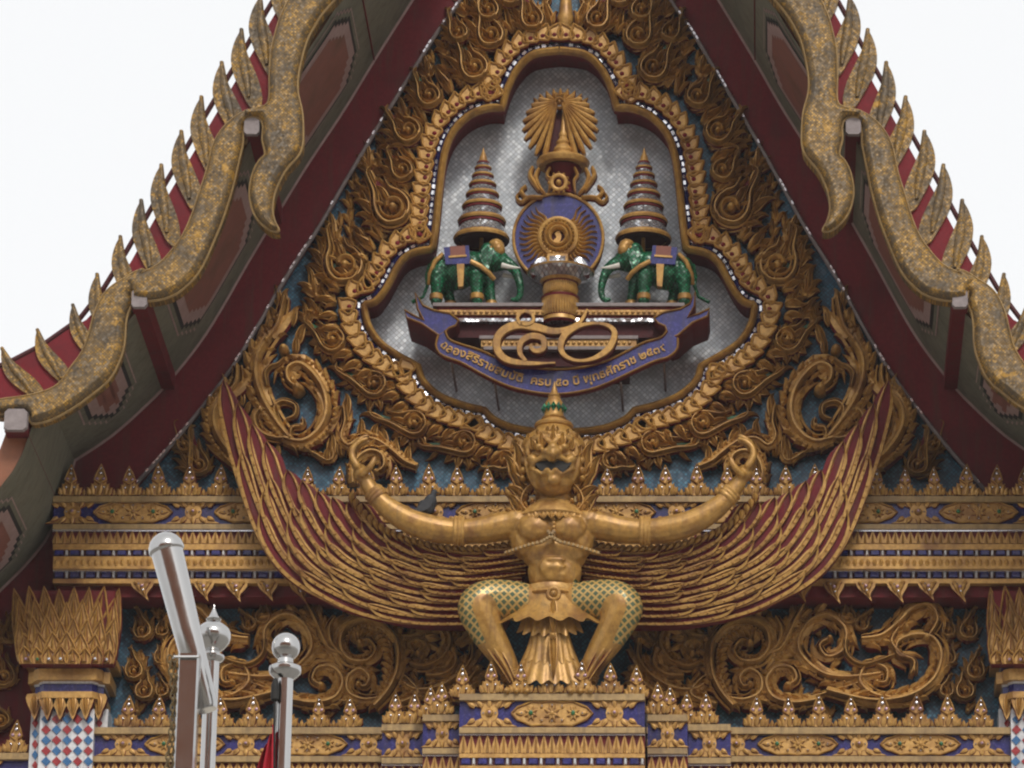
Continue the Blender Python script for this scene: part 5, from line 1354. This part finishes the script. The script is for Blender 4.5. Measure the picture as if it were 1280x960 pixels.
# face: heart-shaped rim, brows, eyes, beak, lips
def chain(pts, r, lift): return limb([(PG.P(u, v, hd(u, v)+lift), r*GS) for u, v in pts], .5)
half_ += chain([(691, 560), (684, 553), (673, 551), (663, 558), (657, 573), (657, 592), (662, 609), (673, 622), (691, 629)], 2.8, .018)
half_ += chain([(688, 573), (681, 566), (672, 564), (662, 571), (659, 582)], 3.6, .035)
half_ += [ell(PG, 674, 578, hd(674, 578)+.035, 6.2, .06, 4.8), ell(PG, 665, 591, hd(665, 591)+.03, 7.5, .07, 6.5), ell(PG, 682, 586, hd(682, 586)+.05, 6, .07, 5)]
half_ += chain([(691, 595), (684, 591), (676, 592), (668, 596), (662, 602)], 3.2, .055)
half_ += chain([(664, 602), (671, 606), (678, 610), (684, 606), (687, 611), (691, 613)], 3.0, .06)
P_ += [ell(PG, 691, 582, hd(691, 582)+.04, 8, .09, 9), ell(PG, 691, 590, hd(691, 590)+.08, 5, .06, 6), ell(PG, 691, 617, hd(691, 617)+.05, 10, .07, 7), ell(PG, 691, 564, hd(691, 564)+.01, 5, .04, 6)]
def px_of(c):
    x = c.x/GS; return AXG-abs(x), PG.P(700, 700).z, c.z
def vz(z): return 700+(PG.P(700, 700).z-z)/PG.sz
def seg_d(p, a, b_):
    ab = (b_[0]-a[0], b_[1]-a[1]); t = max(0, min(1, ((p[0]-a[0])*ab[0]+(p[1]-a[1])*ab[1])/(ab[0]**2+ab[1]**2)))
    return math.hypot(p[0]-a[0]-t*ab[0], p[1]-a[1]-t*ab[1])
def is_scale(c):
    u = AXG-abs(c.x)/GS; v = vz(c.z)
    if v < 728 or v > 812 or u > 664: return False
    return seg_d((u, v), (612, 772), (648, 850)) > 15
fuse('body', P_+both(half_), .0125, 'gold_bright', gar, smooth_it=3, regions=[('scale_inlay', is_scale)])
b = MB(); dm = hd(691, 600)+.012
plate(b, PG, [(668, 597), (677, 595), (684, 594), (691, 598), (698, 594), (705, 595), (714, 597), (708, 605), (703, 609), (697, 604), (691, 609), (685, 604), (679, 609), (674, 605)], dm-.1, dm+.012, 'black_paint'); b.build('mouth', gar, smooth=False)
# crown
b = MB(); zg = lambda v: PG.P(691, v).z; yc = YG-.10
lathe(b, 0, yc, [(r*GS, zg(v)) for r, v in ((39, 567), (40, 562), (37, 556), (33, 551), (24.5, 545), (22, 541), (24, 539.5), (24.5, 537), (23, 534.5), (16, 533), (14, 530), (15.5, 528), (12.5, 525), (12, 521), (13, 515), (11.5, 509), (9, 505), (7, 502), (8, 500), (5, 497), (3.4, 492), (1.8, 487), (.2, 481))], 30, mat='gold_bright'); cr = b.build('crown', gar)
for a in range(7):
    th = math.pi+math.pi*a/6; b = MB(); p = Vector((12.8*GS*math.cos(th), yc+12.8*GS*math.sin(th), zg(516)))
    V = [p+Vector((0, 0, -.05)), p+Vector((.028*math.sin(th), -.028*math.cos(th), 0))*1, p+Vector((0, 0, .05)), p-Vector((.028*math.sin(th), -.028*math.cos(th), 0)), p+Vector((math.cos(th), math.sin(th), 0))*.025]
    b.add(V, [(0, 1, 4), (1, 2, 4), (2, 3, 4), (3, 0, 4)], 'green_mosaic'); b.build('green_stone', cr, smooth=False)
# tiara points, ear flames, hair curls
def dress(mir):
    for (u_, v_, a_, L_, w_, dd_) in ((691, 557, 90, 20, 6.5, .36), (678, 557, 98, 18, 6, .345), (667, 562, 106, 17, 5.5, .29), (659, 570, 114, 16, 5, .22), (684, 545, 92, 13, 5, .30), (672, 547, 100, 12, 4.6, .26), (691, 543, 90, 13, 5, .31), (662, 552, 110, 12, 4.5, .2)):
        if u_ == 691 and mir: continue
        b = MB(); flame(b, Pl(YG-dd_-.06, AXG), u_, v_, a_, L_, w_, bend=-.2, h=.05, d0=-.01, n=6, gold='gold_bright'); b.build('tiara_leaf', gar, mir)
    b = MB(); q_ = [(691, 561), (680, 556), (669, 559), (660, 567), (655, 578)]
    tube(b, [PG.P(u_, v_, hd(u_, v_)+.03) for u_, v_ in q_], .022, 'gold', 8); b.build('tiara_band', gar, mir)
    for k_, (r_, v_) in enumerate(((6.5, 578), (5.2, 590), (4.2, 600))):
        b = MB(); boss(b, Pl(YG-.16, AXG), 654-k_, v_, r_, .07, .02, 'gold_bright'); b.build('ear_stud', gar, mir)
    pl = Pl(YG-.08, AXG)
    b = MB()
    for (x, y, a, L_, w_) in ((652, 604, 108, 54, 10), (646, 604, 122, 38, 8), (652, 614, 135, 30, 7), (654, 624, 155, 26, 7), (648, 640, 135, 26, 7), (658, 606, 92, 36, 8)):
        flame(b, pl, x, y, a, L_, w_, bend=-.7, h=.12, d0=0.03, n=8, gold='gold_bright')
    b.build('ear_flame', gar, mir)
    scroll('hair_curl', pl, [(664, 608), (654, 618), (650, 632), (658, 642), (668, 638), (664, 630)], 5, gar, h=.12, d0=0., out_side=1, nfl=6, L=11, fw=3.4, mir=mir, end=4)
    scroll('hair_curl', pl, [(660, 640), (648, 646), (640, 638), (644, 628)], 4, gar, h=.1, d0=0., out_side=1, nfl=5, L=10, fw=3.2, mir=mir)
    # under-breast strap and centre chain
    b = MB(); pts = [PG.P(u, v, d) for u, v, d in ((630, 694, .06), (644, 694, .17), (660, 692, .245), (676, 690, .285), (686, 684, .285), (691, 677, .275))]; tube(b, pts, .018, 'gold', 7)
    for k in range(16):
        t = k/15*(len(pts)-1); i = min(len(pts)-2, int(t)); p = pts[i].lerp(pts[i+1], t-i); 
        lathe(b, p.x, p.y-.012, [(.001, p.z-.02), (.018, p.z-.01), (.018, p.z+.01), (.001, p.z+.02)], 6, mat='gold_pale')
    b.build('breast_strap', gar, mir)
    for k_ in range(4):
        b = MB(); tube(b, [PG.P(691-3.4-k_*4.4, v_, .04+math.sqrt(max(.0004, .0225-(( 3.4+k_*4.4)*GS)**2))) for v_ in (628, 634, 640, 646)], .012, 'gold', 6); b.build('neck_fold', gar, mir)
    for (a0, a1, r, nm) in (((579, 667, .08), (565, 667, .08), 17.6, 'armlet'), ((473, 629, .12), (464, 619, .12), 12.4, 'bracelet'), ((636, 846, .12), (640, 856, .12), 13, 'anklet')):
        b = MB(); p, q = PG.P(*a0), PG.P(*a1); n = 6
        tube(b, [p.lerp(q, i/n) for i in range(n+1)], [r*GS*(1.0, 1.1, 1.04, 1.12, 1.04, 1.1, 1.0)[i] for i in range(n+1)], 'gold', 16); b.build(nm, gar, mir)
    # calf ridge
    scroll('shin_panel', Pl(YG-.26, AXG), [(604, 756), (600, 774), (612, 802), (630, 832), (640, 852)], 9, gar, h=.05, d0=-.03, mir=mir, gold='gold_bright')
pair(dress)
b = MB(); th0 = math.pi
lathe(b, 0, YG-.02, [(r*GS, zg(v)) for r, v in ((27, 632), (31, 636), (40, 645), (43, 651), (41, 653), (32, 647))], 30, math.pi*1.0, math.pi*2.0); b.build('collar', gar)
for k_ in range(13):
    a_ = math.pi+math.pi*(k_+.5)/13; r_ = 40*GS; pc = Vector((r_*math.cos(a_), YG-.02+r_*.95*math.sin(a_), zg(652)))
    b = MB(); flame(b, LP, 0, -2, -90, 12, 6.5, bend=.1, h=.03, d0=0., n=5, sec=SEC_FLAME, gold='gold', red='gold')
    b.v = [Matrix.Rotation(a_+math.pi/2, 4, 'Z') @ Vector(p) + pc for p in b.v]; b.build('collar_leaf', gar)
b = MB()
for v in range(650, 690, 5): boss(b, PG, 691, v, 2.6, .035, .25, 'gold', 8, 2)
b.build('chest_chain', gar, kind='stuff')
# belt, buckle, ruffled skirt
b = MB(); lathe(b, 0, YG-.0, [(r*GS, zg(v)) for r, v in ((36, 752), (39.5, 749), (37, 746), (37.5, 742), (36, 738), (33, 737))], 32); b.build('belt', gar)
b = MB(); pb = Pl(YG-.28, AXG); cc = circ((691, 742), 7, 18); sweep(b, pb, [Vector(p) for p in cc]+[Vector(cc[0])], lambda t: 2.6, lambda t: .04, -.02, SEC_ROLL); boss(b, pb, 691, 742, 5, .05, -.01, 'gold_bright'); b.build('buckle', gar)
def ruffle(nm, v0, v1, r0, r1, span, ripples, amp, scal, yc_=-.02, flat=.75):
    b = MB(); nA, nV = 72, 9; V = []
    for i in range(nA+1):
        a = R_(270-span/2+span*i/nA); rp = math.cos(ripples*math.pi*2*i/nA)
        for j in range(nV+1):
            t = j/nV; r = r0+(r1-r0)*t**1.5+amp*t*t*rp
            v = v0+(v1-v0)*t+scal*t*t*rp*1.0 - 10*t*t*abs(2*i/nA-1)**2
            V.append(Vector((r*GS*math.cos(a), YG+yc_+r*GS*flat*math.sin(a), zg(v))))
    n2 = len(V); V += [Vector((p.x*.95, (p.y-YG)*.95+YG, p.z+.004)) for p in V]
    fs = []; k = nV+1
    for i in range(nA):
        for j in range(nV):
            fs.append((i*k+j, i*k+j+1, (i+1)*k+j+1, (i+1)*k+j)); fs.append((n2+i*k+j, n2+(i+1)*k+j, n2+(i+1)*k+j+1, n2+i*k+j+1))
        fs.append((i*k+nV, n2+i*k+nV, n2+(i+1)*k+nV, (i+1)*k+nV))
    b.add(V, fs, 'gold_bright'); return b.build(nm, gar, angle=60)
ruffle('skirt_tier', 745, 790, 40, 72, 190, 9, 4, 3.5)
ruffle('skirt_tier', 744, 806, 32, 42, 130, 7, 3.5, 3, -.08)
ruffle('skirt_panel', 775, 866, 20, 46, 180, 9, 3, 3, -.14, .6)
ruffle('skirt_panel', 770, 840, 20, 30, 150, 7, 2.5, 3, -.17, .6)
b = MB(); pb = Pl(YG-.36, AXG)
for (x, y, a, L_, w_) in ((691, 750, -90, 46, 6), (691, 790, -90, 62, 6)): flame(b, pb, x, y, a, L_, w_, bend=.05, h=.05, d0=-.03, n=8, gold='gold_bright')
boss(b, pb, 691, 795, 4, .06, 0., 'gold'); b.build('front_sash', gar)
# wings
YW = -.72; PW = Pl(YW, AXG)
IN = [(668, 690), (595, 702), (540, 700), (490, 680), (444, 636)]
OUT = [(625, 781), (505, 778), (410, 748), (332, 680), (276, 548)]
def wpath(r, t0, t1, n=22):
    c = [Vector(a).lerp(Vector(b_), r) for a, b_ in zip(IN, OUT)]
    c[-1] = Vector((444-172*r, 636-140*r*r)); c[-2].y += 6*math.sin(math.pi*min(1, max(0, r)))
    full_ = resample(catmull(c, 60), 100); i0, i1 = int(t0*100), int(t1*100)
    return resample(full_[i0:i1+1], n)
def wing(mir):
    o = bpy.data.objects.new('wing', None); COL.objects.link(o); o.parent = gar; o.matrix_parent_inverse = gar.matrix_world.inverted()
    b = MB(); q0 = wpath(.05, 0, .70); q1 = wpath(.97, 0, .82)
    plate(b, PW, [(p.x, p.y) for p in q0]+[(p.x, p.y) for p in q1[::-1]], -.25, .0, 'maroon'); wb = b.build('wing', gar, mir, smooth=False); bpy.data.objects.remove(o)
    NS = 10
    for s in range(NS-1, -1, -1):
        r = (s+.2)/(NS-.6); off = (.0, .075, .03, .10)[s % 4]
        wd = 5.4+1.9*r
        for k, (t0, t1) in enumerate(((.0, .27+off), (.10, .46+off), (.27, .64+off), (.45, .80+off*.8), (.60, min(1.06, .97+.05*r)))):
            path = wpath(r, t0, min(1, t1)); wpath_raw = list(path)
            if t1 > 1:
                e = (path[-1]-path[-2]); path = path+[path[-1]+e*1.2, path[-1]+e*2.4]
            # the free end of each feather lifts off its row
            m = len(path); lift = 4.5 if k < 4 else 7.5
            q = []
            for i, p in enumerate(path):
                t = i/(m-1); tg = (path[min(m-1, i+1)]-path[max(0, i-1)]).normalized(); nn = Vector((-tg.y, tg.x))
                if nn.y > 0 or (abs(nn.y) < .3 and nn.x < 0): nn = -nn
                q.append(p+nn*lift*max(0, (t-.55)/.45)**2)
            path = q
            dd = lambda t, k=k, r=r: .01+.11*(1-r)+.06*(4-k)/4+.035*t
            b = MB(); w_ = wd*(1.0 if k < 4 else 1.1)
            nxt = wpath(r+.09, t0, min(1, t1)); sp_ = [max(4.2, min(13.5, (nxt[min(22, i)]-wpath_raw[min(22, i)]).length*.66)) for i in range(23)]
            wf_ = lambda t: sp_[min(22, int(t*22))]*(.75+.25*min(1, t*4))*(1 if t < .84 else max(.04, 1-((t-.84)/.16)**2.4))
            sweep(b, PW, path, wf_, lambda t: .06, dd, SEC_FEATHER, 'gold', 'maroon')
            for sgn, rr in ((-1, 1.7),):
                Pb = resample(path, 15)
                for i in range(1, 13):
                    a, c = Pb[i], Pb[i+1]; tg = (c-a).normalized(); nn = Vector((-tg.y, tg.x)); p = a+nn*sgn*wf_(i/15)*.79
                    boss(b, PW, p.x, p.y, rr, .025, dd(i/15)+.052, 'gold', 6, 2)
            b.build('feather', wb, mir, angle=45)
    # scalloped covert along the arm
    pth = resample(catmull([(438, 628), (456, 652), (486, 674), (525, 687), (570, 694), (610, 693), (640, 688)], 80), 26)
    for i in range(26):
        p = pth[i]; b = MB(); a, c = pth[i], pth[i+1]; th = math.degrees(math.atan2(-(c.y-a.y), c.x-a.x))
        flame(b, PW, p.x, p.y-3, th-35, 15, 5, bend=-.3, h=.07, d0=.17, n=5, sec=SEC_SMALL, gold='gold_bright'); b.build('covert', wb, mir)
pair(wing)

# ================================================================== PIGEON ON THE STATUE'S ARM
PP = Pl(YG-.04, AXG)
P_old = PP.P
PP.P = lambda u, v, d=0.: P_old(533+(u-533)*1.25, 648+(v-652)*1.25, d)
pig = thing('pigeon', 'dark grey pigeon perched on the statue forearm', 'bird', PP.P(533, 652))
parts_ = [ell(PP, 531, 641, 0, 12, .06, 9, 35), ell(PP, 535, 636, 0, 8.5, .06, 10)] + limb([(PP.P(536, 634), .042), (PP.P(538, 628, 0), .030), (PP.P(539, 625.5, 0), .028)]) + limb([(PP.P(526, 645), .04), (PP.P(516, 651), .022), (PP.P(511, 653.5), .012)])
fuse('body', parts_, .006, 'feather_grey', pig, smooth_it=2)
b = MB(); tube(b, [PP.P(540.5, 625.5), PP.P(544.5, 627)], [.010, .002], 'black_paint', 6); b.build('beak', pig)
for du in (-2, 2):
    b = MB(); tube(b, [PP.P(532+du, 646), PP.P(532.5+du, 653)], .006, 'red_glaze', 5); b.build('leg', pig)
for d in (.05, -.05):
    b = MB(); plate(b, PP, smooth_poly([(538, 634), (532, 634), (524, 641), (516, 649), (526, 647), (535, 643)]), d-.008, d+.008, 'feather_grey'); b.build('wing', pig)

# ================================================================== FLAGPOLES
YP = -20.0
PO = Pl(YP); ps = PO.sx
def pole_base(u, v): p = PO.P(u, v); return p
# 1: inclined steel tube clamped to a square post, with chains
p = PO.P(236, 850)
f1 = thing('steel_post', 'stainless post with a thick ball-capped tube slanting across it and brass chains', 'post', (p.x, YP, 0))
b = MB(); hw = 13*ps
V = []
prof = [(-1, -.8), (-.8, -1), (.8, -1), (1, -.8), (1, .8), (.8, 1), (-.8, 1), (-1, .8)]
for z in (0, PO.P(236, 820).z): V += [Vector((p.x+x*hw, YP+y*hw, z)) for x, y in prof]
b.add(V, [(i, (i+1) % 8, 8+(i+1) % 8, 8+i) for i in range(8)]+[tuple(range(8, 16))], 'steel'); b.build('post', f1, smooth=False)
PT1 = Pl(YP+.13)
a0, a1 = PT1.P(259, 888), PT1.P(209, 690); r = 20*ps
b = MB(); pts = [a0.lerp(a1, t) for t in (0, .02, .5, 1)]; tube(b, pts, [r*.62, r*.72, r*.86, r], 'steel', 28); tb = b.build('slanted_tube', f1, angle=50)
b = MB(); ax_ = (a1-a0).normalized(); ring = []
prof = [(r*1.0, -.004), (r*1.1, .004)]+[(r*1.12*math.cos(t), .012+r*1.12*math.sin(t)) for t in (0, .3, .6, .9, 1.2, 1.45)]
tube(b, [a1+ax_*h_ for _, h_ in prof], [q for q, _ in prof], 'steel', 28); b.build('ball_cap', f1, angle=60)
b = MB(); c = PO.P(236, 826); tube(b, [c+Vector((-hw*1.3, -hw*1.02, 0)), c+Vector((-hw*1.25, -hw*1.3, .0)), c+Vector((hw*1.1, -hw*1.3, 0))], .007, 'steel', 6); b.build('clamp', f1)
def link_mesh():
    b = MB(); pts = [Vector((.011*math.cos(t), 0, .021*math.sin(t))) for t in [2*math.pi*k/10 for k in range(11)]]; tube(b, pts, .0045, 'chain_brass', 5); return b.mesh('link')
LM = link_mesh()
for u0, sway in ((219, 2.5), (213, 4)):
    ch = None
    for k in range(26):
        v = 826+k*7.6; u = u0+sway*math.sin(k*.23)
        q = PO.P(u, v, .03)
        link('link', LM, f1, mat4=Matrix.Translation(q) @ Matrix.Rotation(R_(90)*(k % 2)+.4, 4, 'Z'))
# 2: pole with onion finial
p = PO.P(263, 800); YQ = YP-.0
def vpole(name, label, u, v_top_shaft, hw_px, prof, Yp, g_):
    pl = Pl(Yp); q = pl.P(u, v_top_shaft); t = thing(name, label, 'flagpole', (q.x, Yp, 0), g_)
    b = MB(); s = pl.sx; z1 = q.z
    lathe(b, q.x, Yp, [(hw_px*s*1.25, 0), (hw_px*s, z1)], 24, mat='steel'); b.build('shaft', t, angle=60)
    b = MB(); lathe(b, q.x, Yp, [(r_*s, pl.P(u, v_).z) for r_, v_ in prof], 32, mat='steel'); b.build('finial', t, angle=40)
    return t, q, pl
vpole('flagpole', 'steel flagpole with pointed onion finial behind the slanted tube', 265, 826, 9.2, [(9, 828), (13, 826), (15, 823), (15, 820), (10, 818), (9, 815), (14, 811), (20, 804), (22, 797), (22, 792), (20, 787), (15, 782), (10, 779), (8, 777), (9.5, 774), (6, 771), (4, 767), (1.5, 761), (.1, 755)], YP+.5, 'flagpoles')
t3, q3, pl3 = vpole('flagpole', 'slim steel flagpole with round ball finial and red flag', 356, 848, 10.5, [(10, 850), (15, 846), (19, 842), (20, 838), (19.5, 834), (14, 831), (10, 829)]+[(17.5*math.cos(a), 809-17.5*1.0*math.sin(a)) for a in [R_(-58+148*k/12) for k in range(13)]], YP, 'flagpoles')
b = MB(); lathe(b, q3.x-10*ps, YP-.05, [(.012, pl3.P(347, 880).z), (.02, pl3.P(347, 878).z), (.02, pl3.P(347, 860).z), (.008, pl3.P(347, 852).z)], 10, mat='black_paint'); b.build('pulley', t3)
b = MB(); tube(b, [pl3.P(347, 858, .05), pl3.P(345, 880, .05), pl3.P(344, 912, .05), pl3.P(343, 1100, .05)], .006, 'black_paint', 6); b.build('halyard', t3)
# flag hanging in folds
V = []; nu, nv = 16, 24
for i in range(nu+1):
    for j in range(nv+1):
        s, t = i/nu, j/nv
        u = 343-s*(6+30*t**.8)+2*math.sin(t*5+s*4)*s; v = 908+t*120+s*(26-10*t)
        dd = .05+.05*math.sin(s*13+t*2.2)*(.3+s)*.9
        V.append(pl3.P(u, v, dd))
me = MB(); k = nv+1
me.add(V, [(i*k+j, (i+1)*k+j, (i+1)*k+j+1, i*k+j+1) for i in range(nu) for j in range(nv)], 'flag_red')
fl = me.build('flag', angle=80); tag(fl, 'red cloth flag hanging in folds from the ball-topped flagpole', 'flag')

# ================================================================== HALL ACROSS THE COURTYARD (mirrored in the steel poles)
hall = thing('courtyard_hall', 'long hall with orange tiled roof facing the temple across the courtyard', 'building', (0, -66, 0))
b = MB(); box(b, -34, 34, -76, -58, 0, 13, 'plaster'); b.build('wall', hall, smooth=False)
b = MB(); b.add([Vector((x, y, z)) for x in (-37, 37) for y, z in ((-79, 12), (-67, 33), (-55, 12), (-67, 13.2))], [(0, 1, 5, 4), (1, 2, 6, 5), (0, 4, 7, 3), (3, 7, 6, 2), (0, 3, 1), (1, 3, 2), (4, 5, 7), (5, 6, 7)], 'roof_tile'); b.build('roof', hall, smooth=False)
for i in range(9):
    x = -30+7.5*i
    b = MB(); box(b, x-.8, x+.8, -58.06, -57.9, .9 if i != 4 else 0, 5.2, 'dark_red'); b.build('window' if i != 4 else 'door', hall, smooth=False)

# ================================================================== VEIL (thin volume added to lift the blacks, stands in for lens glare)
b = MB(); box(b, -120, 120, -130, 40, -1.0, 36, 'paving'); hz = b.build('veil_haze', smooth=False); hz['kind'] = 'stuff'
hm = bpy.data.materials.new('veil_volume'); hm.use_nodes = True; n = hm.node_tree; n.nodes.clear()
ho = n.nodes.new('ShaderNodeOutputMaterial'); pv = n.nodes.new('ShaderNodeVolumePrincipled')
pv.inputs['Density'].default_value = .00035; pv.inputs['Color'].default_value = (.95, .94, .95, 1); pv.inputs['Anisotropy'].default_value = .2
n.links.new(pv.outputs[0], ho.inputs['Volume']); hz.data.materials.clear(); hz.data.materials.append(hm)
sc.cycles.volume_bounces = 1
